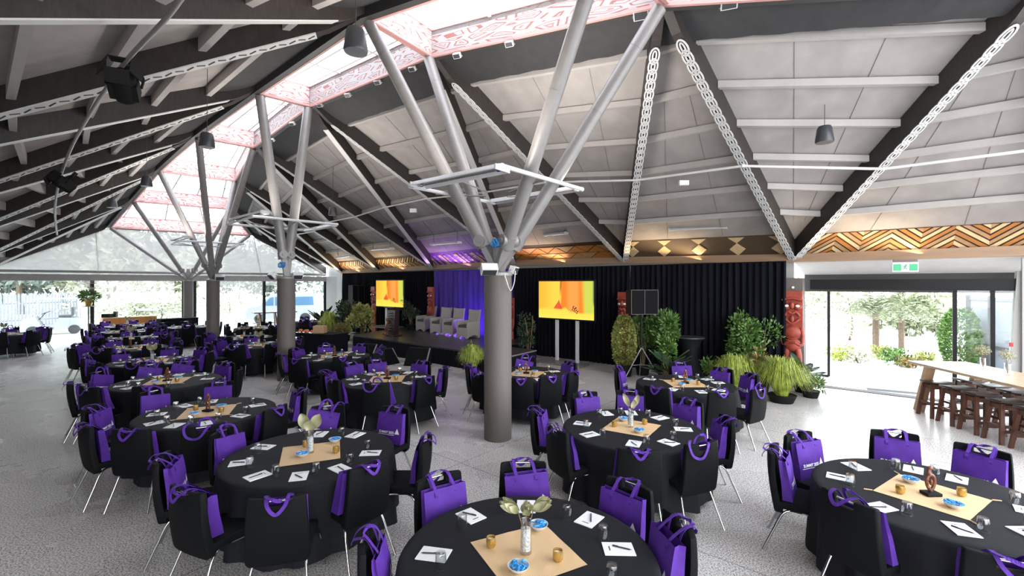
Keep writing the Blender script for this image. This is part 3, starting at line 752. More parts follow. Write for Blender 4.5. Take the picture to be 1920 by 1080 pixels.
def blue_rope(c, s=1.0, label='bundle of blue rope lashed in the fork of the foremost column'):
    mb = MB(); rnd = random.Random(3); c = Vector(c)
    for k in range(6):
        rx = Matrix.Rotation(rnd.uniform(0, 3), 3, 'Z') @ Matrix.Rotation(rnd.uniform(-.9, .9), 3, 'X'); R_ = rnd.uniform(.06, .11) * s
        pts = [rx @ Vector((math.cos(a) * R_, rnd.uniform(-.01, .01), math.sin(a) * R_ * .8)) for a in [i * .63 for i in range(11)]]
        mb.tube(spline(pts, 3), 0.0075 * s, 6)
    o = mb.build('rope', 'blue', loc=c, smooth=60); tag(o, label, 'rope')
blue_rope((C1[0] - 0.02, C1[1] - 0.22, TOPC + 0.48)); blue_rope((C2[0] - 0.02, C2[1] - 0.2, TOPC + 0.32), 1.1, 'bundle of blue rope lashed in the fork of the second column')

# uplighter trough fixture shared by the pipe frames
def trough(p, q, w_, name='trough_light', label=None, hung=None, grp=None, lit=False):
    p, q = Vector(p), Vector(q); base = (p + q) / 2; L = (q - p).length; ang = math.atan2((q - p).y, (q - p).x)
    t = empty(name, base, ang); tilt = (q.z - p.z) / L
    t.rotation_euler = (0, -math.asin(tilt), ang)
    m = MB(); hw = w_ / 2
    prof = [(-hw, .0), (-hw * .55, .06), (hw * .55, .06), (hw, .0), (hw, .012), (hw * .6, .075), (-hw * .6, .075), (-hw, .012)]
    vs = [(sx * L / 2, y, z) for sx in (-1, 1) for y, z in prof]; n = 8
    m.add(vs, [(i, (i + 1) % n, n + (i + 1) % n, n + i) for i in range(n)] + [(0, 1, 6, 7), (1, 2, 5, 6), (2, 3, 4, 5), (n, n + 1, n + 6, n + 7)[::-1], (n + 1, n + 2, n + 5, n + 6)[::-1], (n + 2, n + 3, n + 4, n + 5)[::-1]])
    for sx in (-1, 1): m.box((sx * (L / 2 - .01), 0, .03), (.02, w_ * .98, .07))
    m.build('reflector', 'white', t)
    m = MB(); m.tube([(-L / 2 + .05, 0, .025), (L / 2 - .05, 0, .025)], 0.016, 10)
    for sx in (-1, 1): m.box((sx * (L / 2 - .07), 0, .03), (.06, .05, .05))
    m.build('lamp_tube', 'tube' if lit else 'chrome', t, smooth=40)
    if hung:
        m = MB()
        for sx in (-1, 1):
            m.tube(spline([(sx * L * .43, 0, .07), (sx * L * .43 - .03, 0.01, .07 + hung * .5), (sx * L * .43, -.01, .07 + hung)], 3), 0.008, 6)
        m.build('hanger', 'steeld', t, smooth=60)
    return tag(t, label, 'light fixture', grp)
def pipe_frame(C, h, s_, ang, label, grp='pipe frames around the columns', z=None):
    base = Vector((C[0], C[1], EYE + h)); t = empty('pipe_frame', base, ang); tag(t, label, 'light frame', grp)
    k = s_ / 2
    for a, b in (((-k, -k), (k, -k)), ((k, -k), (k, k)), ((k, k), (-k, k)), ((-k, k), (-k, -k))):
        m = MB(); m.tube([(a[0], a[1], 0), (b[0], b[1], 0)], 0.032, 12); m.ball((a[0], a[1], 0), 0.038); m.build('pipe', 'white', t, smooth=50)
    for (x, y) in ((k, 0), (-k, 0), (0, k), (0, -k)):
        m = MB(); m.tube([(x, y, 0), (x * .25, y * .25, -.1)], 0.012, 8); m.build('clamp_arm', 'steel', t, smooth=50)
    return t, base
a1 = HALL + math.pi
t, b1 = pipe_frame((C1[0], C1[1] - .25), 1.5, 1.9, a1, 'white square pipe frame carrying lights around the foremost column')
def loc_in(b, ang, x, y, z): return b + Matrix.Rotation(ang, 3, 'Z') @ Vector((x, y, z))
fx = [P(783, 352, 6.7), P(943, 320, 5.75)]
trough(fx[0], fx[1], 0.3, label='long white light trough on the camera side of the foremost column', grp='light troughs on the pipe frames', lit=False)
trough(loc_in(b1, a1, .95, .8, -.04), loc_in(b1, a1, -.85, .8, -.04), 0.13, label='long white light trough on the drape side of the foremost column', grp='light troughs on the pipe frames')
fm_ = MB()
p = P(905, 330, 5.85)
t, b2 = pipe_frame((C2[0] - .1, C2[1]), 1.55, 2.0, HALL - .06, 'white square pipe frame carrying lights around the second column')
a2 = HALL - .06
trough(P(438, 415, 11.2), P(497, 400, 10.6), 0.22, label='light trough on the frame of the second column, pointing at the window row', grp='light troughs on the pipe frames')
trough(loc_in(b2, a2, -.95, -.95, -.05), loc_in(b2, a2, .85, -.95, -.05), 0.15, label='light trough on the drape side of the second column', grp='light troughs on the pipe frames')
t, b3 = pipe_frame((C3[0] - .2, C3[1]), 1.45, 1.9, HALL - .12, 'white square pipe frame carrying lights around the third column')
trough(P(328, 452, 16.4), P(350, 446, 15.6), 0.25, label='small light head on the frame of the third column', grp='light troughs on the pipe frames')
# small white flood boxes on the column heads
def flood(base, yaw, pitch, s, label, grp, m='white'):
    t = empty('flood_light', base, 0); t.rotation_euler = (pitch, 0, yaw)
    b = MB(); b.box((0, 0, 0), (s, s * .5, s * .62)); b.build('housing', m, t, bevel=s * .05)
    b = MB(); b.box((0, -s * .26, 0), (s * .84, s * .02, s * .48)); b.build('lens', 'spkgrey', t)
    b = MB(); b.tube(spline([(-s * .55, 0, 0), (-s * .55, s * .3, -s * .3), (0, s * .4, -s * .45), (s * .55, s * .3, -s * .3), (s * .55, 0, 0)], 4), s * .04, 6); b.build('yoke', 'steel', t, smooth=60)
    return tag(t, label, 'flood light', grp)
g_ = 'flood lights on the column heads'
flood(P(917, 505, 7.15), R(15), R(55), 0.26, 'white flood light on top of the foremost column, aimed at the tables', g_)
flood(P(963, 506, 7.5), R(70), R(20), 0.2, 'white flood light at the drape side of the foremost column head', g_)
flood(P(512, 517, 11.9), R(-40), R(40), 0.28, 'flood light on the window-row side of the second column head', g_)
flood(P(558, 517, 12.0), R(40), R(40), 0.25, 'flood light on the stage side of the second column head', g_)
flood(P(412, 520, 16.7), R(40), R(40), 0.3, 'flood light on the third column head', g_)
for k_, (a_, b_, pw_) in enumerate(((fx[0], fx[1], 30), (loc_in(b1, a1, .95, .8, -.04), loc_in(b1, a1, -.85, .8, -.04), 27), (P(438, 415, 11.2), P(497, 400, 10.6), 18), (loc_in(b2, a2, -.95, -.95, -.05), loc_in(b2, a2, .85, -.95, -.05), 22), (P(328, 452, 16.4), P(350, 446, 15.6), 25))):
    c_ = (a_ + b_) / 2 + Vector((0, 0, .1)); o_ = area('trough_uplight', c_, (b_ - a_).length * .9, pw_, (1, .93, .86), c_ + Vector((0, 0, 1)), .1); o_.rotation_euler = (math.pi, 0, math.atan2((b_ - a_).y, (b_ - a_).x))
cb = MB(); cb.tube(spline([P(966, 508, 7.4), P(964, 530, 7.3), P(957, 545, 7.2), P(950, 528, 7.18), P(946, 515, 7.2)], 6), 0.009, 6); tag(cb.build('cable', 'white', smooth=60), 'white cable looped down from the foremost column head', 'cable')
# skylight edge spots
for k, (px, py, d) in enumerate([(1202, 27, 7.0), (1083, 55, 7.5), (955, 82, 8.1), (857, 104, 8.7), (773, 129, 9.6), (708, 154, 10.4), (652, 178, 11.2), (600, 197, 12.1), (548, 232, 13.0), (510, 263, 14.2), (1367, 6, 6.6)]):
    o = flood(P(px, py, d), R(-20), R(50), 0.15 * (1.5 if px > 1150 else 1), 'small flood light under the skylight edge, %s of the row from the doors' % ('second', 'third', 'fourth', 'fifth', 'sixth', 'seventh', 'eighth', 'ninth', 'tenth', 'eleventh', 'first')[k], 'small flood lights along the skylight edge', 'lattice')

# long white rail under the drape-side rafters
pts = [lerp(VFs[a], WR[b], 0.487) - Vector((0, 0, 0.06)) for a, b in RR[:13]]
for k in range(0, 12):
    m = MB(); m.tube([pts[k], pts[k + 1]], 0.026, 10)
    for q in (pts[k],): m.tube([q, q + Vector((0, 0, 0.3))], 0.01, 6); m.box(q, (.05, .05, .05))
    o = m.build('ceiling_rail', 'white', smooth=50)
    tag(rebase(m, o, pts[k]), 'white rail length hung under the drape-side rafters, %s counted from the doors' % ('first', 'second', 'third', 'fourth', 'fifth', 'sixth', 'seventh', 'eighth', 'ninth', 'tenth', 'eleventh', 'twelfth')[k], 'rail', 'white rail under the drape-side ceiling')
# lighting bar under the open-side rafters, with stage lights
lb = [P(345, -10, 4.0), P(307, 40, 4.5), P(240, 110, 5.2), P(200, 165, 5.9), P(160, 228, 7.0), P(130, 285, 8.2), P(110, 345, 9.8), P(103, 395, 11.5), P(107, 440, 13.5)]
m = MB(); m.tube(spline(lb, 4), 0.024, 10); t = m.build('lighting_bar', 'steel', smooth=50); tag(rebase(m, t, lb[3]), 'grey metal lighting bar hung beneath the dark open-side rafters', 'lighting bar')
def stage_light(c, s, label, yaw=0.5):
    t = empty('stage_light', c); t.rotation_euler = (R(-35), 0, yaw); c = Vector()
    m = MB(); m.lathe([(s * .3, -s * .5), (s * .36, -s * .3), (s * .36, s * .35), (s * .2, s * .5)], 16, mtx=Matrix.Rotation(R(90), 3, 'X')); m.box((0, s * .1, 0), (s * .75, s * .55, s * .55)); m.build('lamp_body', 'pot', t, smooth=40)
    m = MB()
    for ang in range(4):
        mt = Matrix.Rotation(R(90 * ang), 4, 'Y') @ Matrix.Translation((0, -s * .62, s * .42)) @ Matrix.Rotation(R(35), 4, 'X'); m.box((0, 0, 0), (s * .6, s * .45, s * .02), mtx=mt)
    m.build('barn_door', 'pot', t)
    m = MB(); m.tube(spline([(-s * .45, 0, 0), (-s * .42, 0, s * .6), (0, 0, s * .75), (s * .42, 0, s * .6), (s * .45, 0, 0)], 4), s * .04, 6); m.box((0, 0, s * .8), (s * .2, s * .2, s * .25)); m.build('yoke', 'pot', t, smooth=50)
    return tag(t, label, 'stage light', 'stage lights on the lighting bar')
stage_light(P(232, 160, 5.3), 0.36, 'large black stage light with open barn doors on the lighting bar')
stage_light(P(120, 345, 9.2), 0.34, 'smaller black stage light further along the lighting bar', -.6)
# pendant speakers
for k, (px, py, d, up_) in enumerate([(1546, 252, 8.0, 1.3), (667, 76, 5.6, 1.2), (388, 263, 9.2, 1.6), (275, 340, 13.0, 1.6), (210, 381, 15.0, 1.2), (624, 396, 15.5, 1.5), (1069, 318, 12.2, 1.0)]):
    c = P(px, py, d); t = empty('pendant_speaker', c)
    m = MB(); m.lathe([(.06, .145), (.095, .14), (.115, .10), (.145, -.12), (.135, -.145), (.05, -.15)], 24); m.build('speaker_shell', 'spkgrey', t, smooth=50)
    m = MB(); m.tube([(0, 0, .14), (0.01, 0, up_)], 0.006, 6); m.build('suspension_wire', 'steeld', t)
    tag(t, 'grey bucket-shaped speaker hanging ' + ('from the ceiling over the bar stools', 'beside the foremost skylight bay', 'beside the strut of the third column', 'below the open-side rafters over the fourth table of the long row', 'below the open-side rafters, smallest and farthest off', 'above the second column from the stage side', 'behind the last strut of the foremost column')[k], 'speaker', 'pendant speakers')
# white trough lights hung below the ceiling near the wall
for k, (x0, y0, x1, y1, d0, d1, w_) in enumerate([(1652, 430, 1818, 423, 10.6, 9.7, .26), (1255, 433, 1365, 429, 12.6, 11.7, .2), (1022, 443, 1062, 439, 15.2, 14.4, .2), (810, 460, 862, 456, 17.5, 16.6, .25), (697, 470, 735, 467, 20.5, 19.5, .28), (632, 485, 660, 481, 23.0, 22.0, .3)]):
    trough(P(x0, y0, d0), P(x1, y1, d1), w_, label='white trough light hung below the ceiling ' + ('over the glass doors', 'above the first black drape', 'above the large screen', 'above the violet drape', 'above the far screen', 'at the far end of the drapes')[k], grp='trough lights along the drape wall', hung=.35, lit=True)
m = MB(); m.box(P(1282, 343, 9.6), (.2, .08, .1)); o = m.build('sensor_box', 'white', bevel=.01); tag(rebase(m, o, P(1282, 343, 9.6)), 'small white sensor box under the ceiling left-of the zigzag frieze', 'sensor')
m = MB(); m.box(P(775, 395, 14.0), (.2, .12, .12)); o = m.build('sensor_box', 'white', bevel=.01); tag(rebase(m, o, P(775, 395, 14.0)), 'small white sensor box under the ceiling above the wicker armchairs', 'sensor')

# exit sign
c = P(1697, 501, 9.75); t = empty('exit_sign', c, HALL + math.pi + .25); tag(t, 'green and white exit sign with running figure above the glass doors', 'exit sign')
m = MB(); m.box((0, 0, 0), (.44, .04, .2)); m.build('sign_box', 'white', t, bevel=.006)
m = MB()
for sx in (-1, 1): m.box((sx * .135, -.023, -.005), (.13, .006, .14))
m.build('green_panel', 'green', t)
m = MB(); m.box((0, 0, .14), (.4, .05, .05)); m.build('mounting_bracket', 'stool', t)
m = MB(); yy = -.024
m.lathe([(.001, -.004), (.014, -.003), (.014, .003), (.001, .004)], 10, (.012, yy, .05), mtx=Matrix.Rotation(R(90), 3, 'X'))
for a, b in (((.008, .034), (-.006, -.008)), ((.006, .03), (.034, .012)), ((.006, .03), (-.024, .02)), ((-.024, .02), (-.03, .0)), ((-.006, -.008), (.022, -.02)), ((.022, -.02), (.016, -.05)), ((-.006, -.008), (-.018, -.034)), ((-.018, -.034), (-.046, -.034))):
    m.tube([(a[0], yy, a[1]), (b[0], yy, b[1])], .006, 6)
m.build('running_figure', 'green', t)
# red call point on the pier
m = MB(); q = UV(post_at(1905), 13.2, 1.36); q = P(1896, 646, 8.98); m.box((0, 0, 0), (.06, .05, .08), rz=HALL); o = m.build('call_point', 'red', bevel=.01, loc=q); tag(o, 'red fire call point on the leaning white pier', 'call point')
# ------------------------------------------------------------------ banquet chair (faces +Y, towards its table)
def make_chair():
    t = empty('banquet_chair')
    xs = [-.225, -.21, -.15, -.075, -.06, 0, .06, .075, .15, .21, .225]
    zs = [.37, .40, .47, .55, .64, .73, .80, .835, .86, .885, .90]
    def keep(i, j): return not (3 <= i <= 6 and j >= 7) and not (3 < i < 6 and j >= 7)
    def deform(v):
        k = (v.z - .37) / .53; wd = 1 - .10 * k * k - (0.10 if v.z < .39 else 0)
        if v.z > .885: wd *= .985
        y = v.y * (1.15 - .45 * k) - .215 - .085 * k - .02 * math.sin(k * math.pi) + .03 * (v.x / .22) ** 2 * (0.4 + k)
        return Vector((v.x * wd, y, v.z))
    m = gridslab(xs, zs, .062, keep, deform); m.build('backrest', 'chair', t, smooth=50, bevel=.011)
    m = MB(); m.tube([(-.082, -.298, .882), (.082, -.298, .882)], .009, 8); m.build('grab_handle', 'chrome', t, smooth=50)
    xs = [-.225, -.2, -.1, 0, .1, .2, .225]; ys = [-.23, -.12, 0, .1, .18, .215]
    def ds(v):
        x, y, z = v.x, v.z, v.y; k = (y + .23) / .445
        return Vector((x * (1.0 - .05 * k), y, .445 + z + .012 * math.cos(x * 5) - .03 * max(0, k - .75) * 4 * .5))
    m = gridslab(xs, ys, .066, deform=ds); m.build('seat', 'chair', t, smooth=50, bevel=.014)
    for s in (-1, 1):
        m = MB(); m.tube(spline([(s * .17, -.02, .40), (s * .205, .10, .405), (s * .222, .20, .36), (s * .232, .275, .22), (s * .245, .335, 0)], 6), .0115, 9); m.build('leg', 'chrome', t, smooth=60)
        m = MB(); m.tube(spline([(s * .15, -.06, .405), (s * .185, -.17, .37), (s * .21, -.25, .2), (s * .235, -.335, 0)], 5), .0115, 9); m.build('leg', 'chrome', t, smooth=60)
    m = MB(); m.box((0, .0, .402), (.36, .24, .016)); m.tube([(-.18, .02, .40), (.18, .02, .40)], .01, 8); m.build('seat_frame', 'frame', t)
    return t
logo_me = None
def logo(parent):
    """printed lettering and triangle emblem, laid on the bag's outer face"""
    global logo_me
    if logo_me is None:
        me = text_mesh('SUMMIT 2025', .040, 0, 'RIGHT')
        bm = bmesh.new(); bm.from_mesh(me)
        bmesh.ops.scale(bm, vec=(.98, 1.0, 1), verts=bm.verts)
        v0 = [bm.verts.new(p) for p in ((.008, -.002, 0), (.075, -.002, 0), (.042, .068, 0))]; bm.faces.new(v0)
        y = -.018
        x = -.245
        for k in range(26):
            wd = .0065 + .003 * ((k * 7) % 3)
            v = [bm.verts.new(p) for p in ((x, y, 0), (x + wd, y, 0), (x + wd, y + .007, 0), (x, y + .007, 0))]; bm.faces.new(v); x += wd + .002
            if x > -.0: break
        bm.to_mesh(me); bm.free(); me.materials.clear(); me.materials.append(M['ink']); logo_me = me
    o = bpy.data.objects.new('printed_logo', logo_me.copy()); COL.objects.link(o); o.parent = parent; return o
def strap(pts, w_=.026):
    """flat webbing along pts, width along x"""
    m = MB(); pts = spline(pts, 5); vs = []
    for i, p in enumerate(pts):
        d = (pts[min(i + 1, len(pts) - 1)] - pts[max(i - 1, 0)]).normalized()
        x = Vector((1, 0, 0)); x = (x - d * d.x)
        if x.length < .3: x = Vector((0, 0, 1)) - d * d.z
        x.normalize(); n = d.cross(x) * .0012
        vs += [p - x * w_ / 2 - n, p + x * w_ / 2 - n, p + x * w_ / 2 + n, p - x * w_ / 2 + n]
    fs = []
    for i in range(len(pts) - 1):
        for k in range(4): fs.append((i * 4 + k, i * 4 + (k + 1) % 4, i * 4 + 4 + (k + 1) % 4, i * 4 + 4 + k))
    m.add(vs, fs); return m
def make_bag(kind, seed):
    """tote hung on the table side of the backrest, handles thrown over its top"""
    rnd = random.Random(seed); t = empty('tote_bag')
    W, Hh, D = .385, .36, (.085, .06, .11)[kind % 3]
    zb = .485; roll = (0, .10, -.08, .22)[kind]; cx = (0, .015, -.02, .03)[kind]
    nx, nz = 9, 8
    slope = .17
    def place(x, y, z):   # local bag coords -> chair coords ; y grows towards the table
        c, s = math.cos(roll), math.sin(roll)
        zz = z - Hh; X = x * c - zz * s; Z = x * s + zz * c + Hh
        k = z / Hh
        return Vector((cx + X, -.172 - slope * (Z) * .55 + y, zb + Z))
    def wr(x, z, a): return a * math.sin(x * 31 + seed) * math.sin(z * 23 + seed * 2) + a * .8 * math.sin(x * 11 - z * 19 + seed)
    m = MB(); vs = []; idx = {}
    def V(key, p):
        if key not in idx: idx[key] = len(vs); vs.append(p)
        return idx[key]
    fs = []
    def pt(side_, i, j):
        z = Hh * j / nz; x = -W / 2 + W * i / nx; k = j / nz
        pinch = (1 - .35 * k) if kind != 1 else (1 - .6 * k)
        y = D * pinch if side_ else 0.0
        bulge = .012 * math.sin(math.pi * i / nx) * math.sin(math.pi * k)
        return place(x * (1 - .02 * k), y + (bulge if side_ else 0) + wr(x, z, .0035), z)
    for sd in (0, 1):
        for i in range(nx):
            for j in range(nz):
                q = [V((sd, a, b), pt(sd, a, b)) for a, b in ((i, j), (i + 1, j), (i + 1, j + 1), (i, j + 1))]
                fs.append(q if sd else q[::-1])
    for e in (0, nx):
        for j in range(nz):
            # gusset folded inwards
            q = []
            for b in (j, j + 1):
                a0 = pt(0, e, b); a1 = pt(1, e, b); mid = (a0 + a1) / 2; mid.x += (.02 if e == 0 else -.02) * (b / nz)
                q.append((V((0, e, b), a0), V(('g', e, b), mid), V((1, e, b), a1)))
            fs += [(q[0][0], q[0][1], q[1][1], q[1][0]), (q[0][1], q[0][2], q[1][2], q[1][1])]
    for i in range(nx): fs.append([V((0, i, 0), 0), V((0, i + 1, 0), 0), V((1, i + 1, 0), 0), V((1, i, 0), 0)])
    m.add(vs, fs); m.build('bag_body', 'bag', t, smooth=50)
    # handles: front one and back one, both start at the bag's mouth
    yf = D * (.65 if kind != 1 else .4)
    top = Hh - .02
    p1, p2 = place(-.085, yf + .004, top), place(.085, yf + .004, top)
    b1_, b2_ = place(-.085, -.004, top), place(.085, -.004, top)
    low = lambda p: p + Vector((0, .002, -.05))
    if kind in (0, 2):       # looped over the top, drooping behind the chair
        dz = -.03 if kind == 0 else .0
        strap([low(p1), p1, (-.08, -.27, .915), (-.06, -.345, .89 + dz), (0, -.365, .835 + dz), (.06, -.345, .89 + dz), (.08, -.27, .915), p2, low(p2)]).build('handle', 'bag', t)
        strap([b1_, (-.09, -.25, .90), (-.05, -.33, .915), (.03, -.35, .895), (.09, -.31, .89), (.095, -.25, .90), b2_]).build('handle', 'bag', t)
    elif kind == 1:          # standing twisted loops
        strap([low(p1), p1, (-.07, -.22, .915), (-.02, -.26, .955), (.05, -.28, .95), (.08, -.24, .915), p2, low(p2)]).build('handle', 'bag', t)
        strap([b1_, (-.1, -.26, .92), (-.09, -.34, .90), (-.03, -.37, .85), (.04, -.34, .91), (.07, -.26, .92), b2_]).build('handle', 'bag', t)
    else:
        strap([low(p1), p1, (-.12, -.25, .93), (-.18, -.31, .90), (-.15, -.34, .80), (-.04, -.35, .78), (.06, -.31, .90), p2, low(p2)]).build('handle', 'bag', t)
        strap([b1_, (-.04, -.24, .94), (.02, -.26, .975), (.08, -.25, .94), b2_]).build('handle', 'bag', t)
    # lettering on the outer face, read from the table side
    lm = logo(t)
    for v in lm.data.vertices:
        lx, lz = v.co.x, v.co.y; x = -lx - .066; z = .125 + lz; k = z / Hh
        pinch = (1 - .35 * k) if kind != 1 else (1 - .6 * k)
        x = x - .02
        bulge = .012 * math.sin(math.pi * (x + W / 2) / W) * math.sin(math.pi * k)
        v.co = place(x * (1 - .02 * k), D * pinch + bulge + wr(x, z, .0035) + .0035, z)
    return t
chair0 = make_chair(); bags0 = [make_bag(k, 3 + k * 5) for k in range(4)]
used = set()
def inst(proto, name_loc, rz, scale=None):
    if id(proto) in used: o = copy_tree(proto)
    else: used.add(id(proto)); o = proto
    o.location = name_loc; o.rotation_euler = (0, 0, rz)
    return o

# ------------------------------------------------------------------ table pieces
def make_table():
    t = empty('round_table'); Rr = .815
    m = MB(); m.lathe([(Rr - .01, .715), (Rr, .72), (Rr, .738), (Rr - .01, .742)], 48); m.build('tabletop', 'oak', t)
    for k in range(4):
        a = R(45 + 90 * k); c, s = math.cos(a), math.sin(a)
        m = MB(); m.tube([(c * .5, s * .5, .715), (c * .56, s * .56, 0)], .016, 8); m.build('leg', 'frame', t)
    return t
def make_cloth(seed):
    n = 120; vs = []; fs = []; rnd = random.Random(seed); Rr = .82
    ph = rnd.uniform(0, 6)
    prof = [(0.3, .7465, 0), (0.78, .7465, 0), (.815, .744, 0), (.829, .733, 0), (.834, .70, .05), (.842, .60, .35), (.852, .45, .7), (.862, .28, .9), (.872, .10, 1)]
    for (r, z, f) in prof:
        for k in range(n):
            a = 2 * math.pi * k / n
            g = .5 + .5 * math.sin(a * 3 + ph)
            off = f * (.034 * math.sin(a * 13 + 1.7 * math.sin(a * 2 + ph)) + .014 * math.sin(a * 27 + ph))
            rr = r + off * (0.5 + .7 * g)
            vs.append((rr * math.cos(a), rr * math.sin(a), z - (.0 if f < 1 else .03 * math.sin(a * 4 + ph))))
    for i in range(len(prof) - 1):
        for k in range(n): fs.append((i * n + k, i * n + (k + 1) % n, (i + 1) * n + (k + 1) % n, (i + 1) * n + k))
    fs.append(tuple(range(n)))
    m = MB(); m.add(vs, fs); return m
TOPT = .7475
def make_mat(w_=.58, tassel=False):
    m = MB(); n = 8; vs = []
    for i in range(n + 1):
        for j in range(n + 1):
            x, y = (i / n - .5), (j / n - .5)
            vs.append((x * w_ * (1 + .03 * y), y * w_ * (1 - .03 * x), .0015 + .0015 * math.sin(i * 2.1) * math.sin(j * 1.7)))
    m.add(vs, [(i * (n + 1) + j, (i + 1) * (n + 1) + j, (i + 1) * (n + 1) + j + 1, i * (n + 1) + j + 1) for i in range(n) for j in range(n)])
    if tassel:
        for sx in (-1, 1):
            for sy in (-1, 1): m.tube([(sx * w_ * .5, sy * w_ * .5, .003), (sx * w_ * .58, sy * w_ * .56, .004)], .005, 6)
    return m
def make_bowl():
    t = empty('sweets_bowl')
    m = MB(); m.lathe([(.028, 0), (.032, .004), (.055, .02), (.068, .040), (.064, .040), (.05, .022), (.02, .012), (.001, .011)], 28, cap=(True, False)); m.build('bowl', 'bowl', t, smooth=40)
    m = MB(); rnd = random.Random(4)
    for k in range(26):
        a = rnd.uniform(0, 6.3); r_ = .05 * math.sqrt(rnd.random()); mt = Matrix.Translation((r_ * math.cos(a), r_ * math.sin(a), .036 + rnd.uniform(0, .012) - r_ * .1)) @ Matrix.Rotation(rnd.uniform(0, 6), 4, 'Z') @ Matrix.Rotation(rnd.uniform(-.6, .6), 4, 'X')
        m.box((0, 0, 0), (.028, .012, .009), mtx=mt)
    o = m.build('wrapped_sweets', 'mint', t); o['kind'] = 'stuff'; o['label'] = 'blue wrapped sweets'
    return t
def make_candle():
    t = empty('candle_holder')
    m = MB(); m.lathe([(.024, 0), (.031, .012), (.033, .04), (.030, .066), (.027, .066), (.029, .04), (.026, .012), (.001, .008)], 20, cap=(True, False)); m.build('holder', 'gold', t, smooth=40)
    m = MB(); m.lathe([(.026, .01), (.026, .05), (.002, .05)], 16); m.tube([(0, 0, .05), (.001, 0, .058)], .0012, 5); m.build('candle', 'wax', t, smooth=40)
    return t
def fan_leaf(m, base, tip, width, nrm, mi=0, cup=.02):
    base, tip = Vector(base), Vector(tip); d = tip - base; L = d.length; d.normalize(); s = d.cross(Vector(nrm)).normalized(); n = s.cross(d)
    rows = 8; cols = 6; vs = []
    for i in range(rows + 1):
        k = i / rows; w_ = width * math.sin(math.pi * min(1, k * .92 + .06)) ** .7
        for j in range(-cols // 2, cols // 2 + 1):
            q = j / (cols / 2)
            vs.append(base + d * (L * k) + s * (w_ / 2 * q) + n * (cup * (q * q) + .006 * math.sin(q * 9) * k))
    c1 = cols + 1
    m.add(vs, [(i * c1 + j, i * c1 + j + 1, (i + 1) * c1 + j + 1, (i + 1) * c1 + j) for i in range(rows) for j in range(cols)], mi)
def make_vase(kind):
    t = empty('flower_vase')
    m = MB(); m.lathe([(.036, 0), (.039, .006), (.038, .02), (.034, .21), (.036, .215), (.031, .213), (.033, .03), (.001, .02)], 24, cap=(True, False)); m.build('vase_glass', 'tumbler', t, smooth=40)
    m = MB(); m.lathe([(.030, .022), (.0305, .16), (.02, .165), (.001, .167)], 20); m.build('pebbles', 'pebble', t, smooth=40)
    m = MB(); tips = []
    if kind == 0: tips = [((-.05, 0, .27), (-.13, .0, .29)), ((.05, .02, .27), (.13, .02, .28)), ((0, -.02, .27), (0, -.04, .33))]
    else: tips = [((-.03, 0, .25), (-.10, .02, .40)), ((.03, .02, .25), (.09, .03, .39)), ((.005, -.02, .24), (.02, -.04, .35))]
    for a, b in tips: m.tube(spline([(0, 0, .03), (a[0] * .4, a[1], .15), a], 4), .0035, 6)
    m.build('stem', 'stem', t, smooth=50)
    for k, (a, b) in enumerate(tips):
        m = MB()
        if kind == 0:
            rnd = random.Random(k)
            for q in range(9):
                an = -1.2 + 2.4 * q / 8; dx = math.sin(an); dz = math.cos(an)
                side_ = -1 if b[0] < 0 else 1
                fan_leaf(m, a, (b[0] + dx * .035 + side_ * .01, b[1] + math.cos(q * 2.3) * .05, a[2] + .055 * dz + .02), .05, (0, -1, .5), cup=.012)
        elif kind == 1: fan_leaf(m, a, b, .12, (0, -1, .2), cup=.02)
        else: fan_leaf(m, a, b, .075, (0.3, -1, .2), cup=.03)
        m.build('dried_bloom', 'bloom', t, smooth=70)
    return t
def make_statue(kind):
    t = empty('carved_statue'); m = MB(); m.box((0, 0, .0125), (.12, .085, .025)); m.build('plinth', 'pot', t, bevel=.004)
    m = MB()
    if kind == 0:      # open loop body with a beaked head
        loop = spline([(.0, 0, .03), (-.028, 0, .075), (-.036, 0, .125), (-.012, 0, .165), (.018, .0, .155), (.03, 0, .11), (.018, 0, .06), (0, 0, .045)], 5)
        m.tube(loop, .013, 10)
        m.tube(spline([(-.012, 0, .165), (-.02, 0, .195), (-.004, 0, .22), (.016, 0, .215)], 5), .016, 10, r2=.006)
        m.ball((-.006, 0, .222), .02, sc=(1, .8, .8)); m.ball((.0, 0, .105), .018, sc=(.7, .8, 1.5))
        for z in (.07, .1, .13): m.ball((-.033, -.008, z), .009)
    else:              # upright twisted figure
        for q in (-1, 1):
            m.tube([( q * .02 * math.cos(k * .62), .014 * math.sin(k * .62) * q, .028 + k * .0145) for k in range(13)], .012, 9)
        m.ball((0, 0, .222), .024, sc=(.9, .8, 1.1)); m.ball((0, -.018, .215), .008)
        m.tube(spline([(-.02, 0, .16), (-.034, -.01, .12), (-.008, -.018, .1)], 4), .007, 6); m.tube(spline([(.02, 0, .16), (.034, -.01, .12), (.008, -.018, .1)], 4), .007, 6)
    m.build('carving', 'carve', t, smooth=60); return t
def make_glass():
    m = MB(); m.lathe([(.030, .094), (.033, .085), (.0345, .05), (.0355, 0.0), (.0335, 0.0), (.0325, .05), (.031, .082), (.001, .084)], 20, cap=(True, False)); return m
def make_pad():
    m = MB(); m.box((0, 0, .003), (.145, .20, .006)); m.box((0, .06, .0062), (.05, .008, .0004), mi=1); return m
def make_pen():
    m = MB(); m.tube([(-.06, 0, .0), (.05, 0, .0)], .0045, 8); m.tube([(.05, 0, .0), (.066, 0, .0)], .0042, 8, r2=.001); m.box((-.04, 0, .005), (.035, .003, .002)); return m
table0 = make_table(); bowl0 = make_bowl(); candle0 = make_candle(); vases = [make_vase(k) for k in range(3)]; statues = [make_statue(k) for k in range(2)]
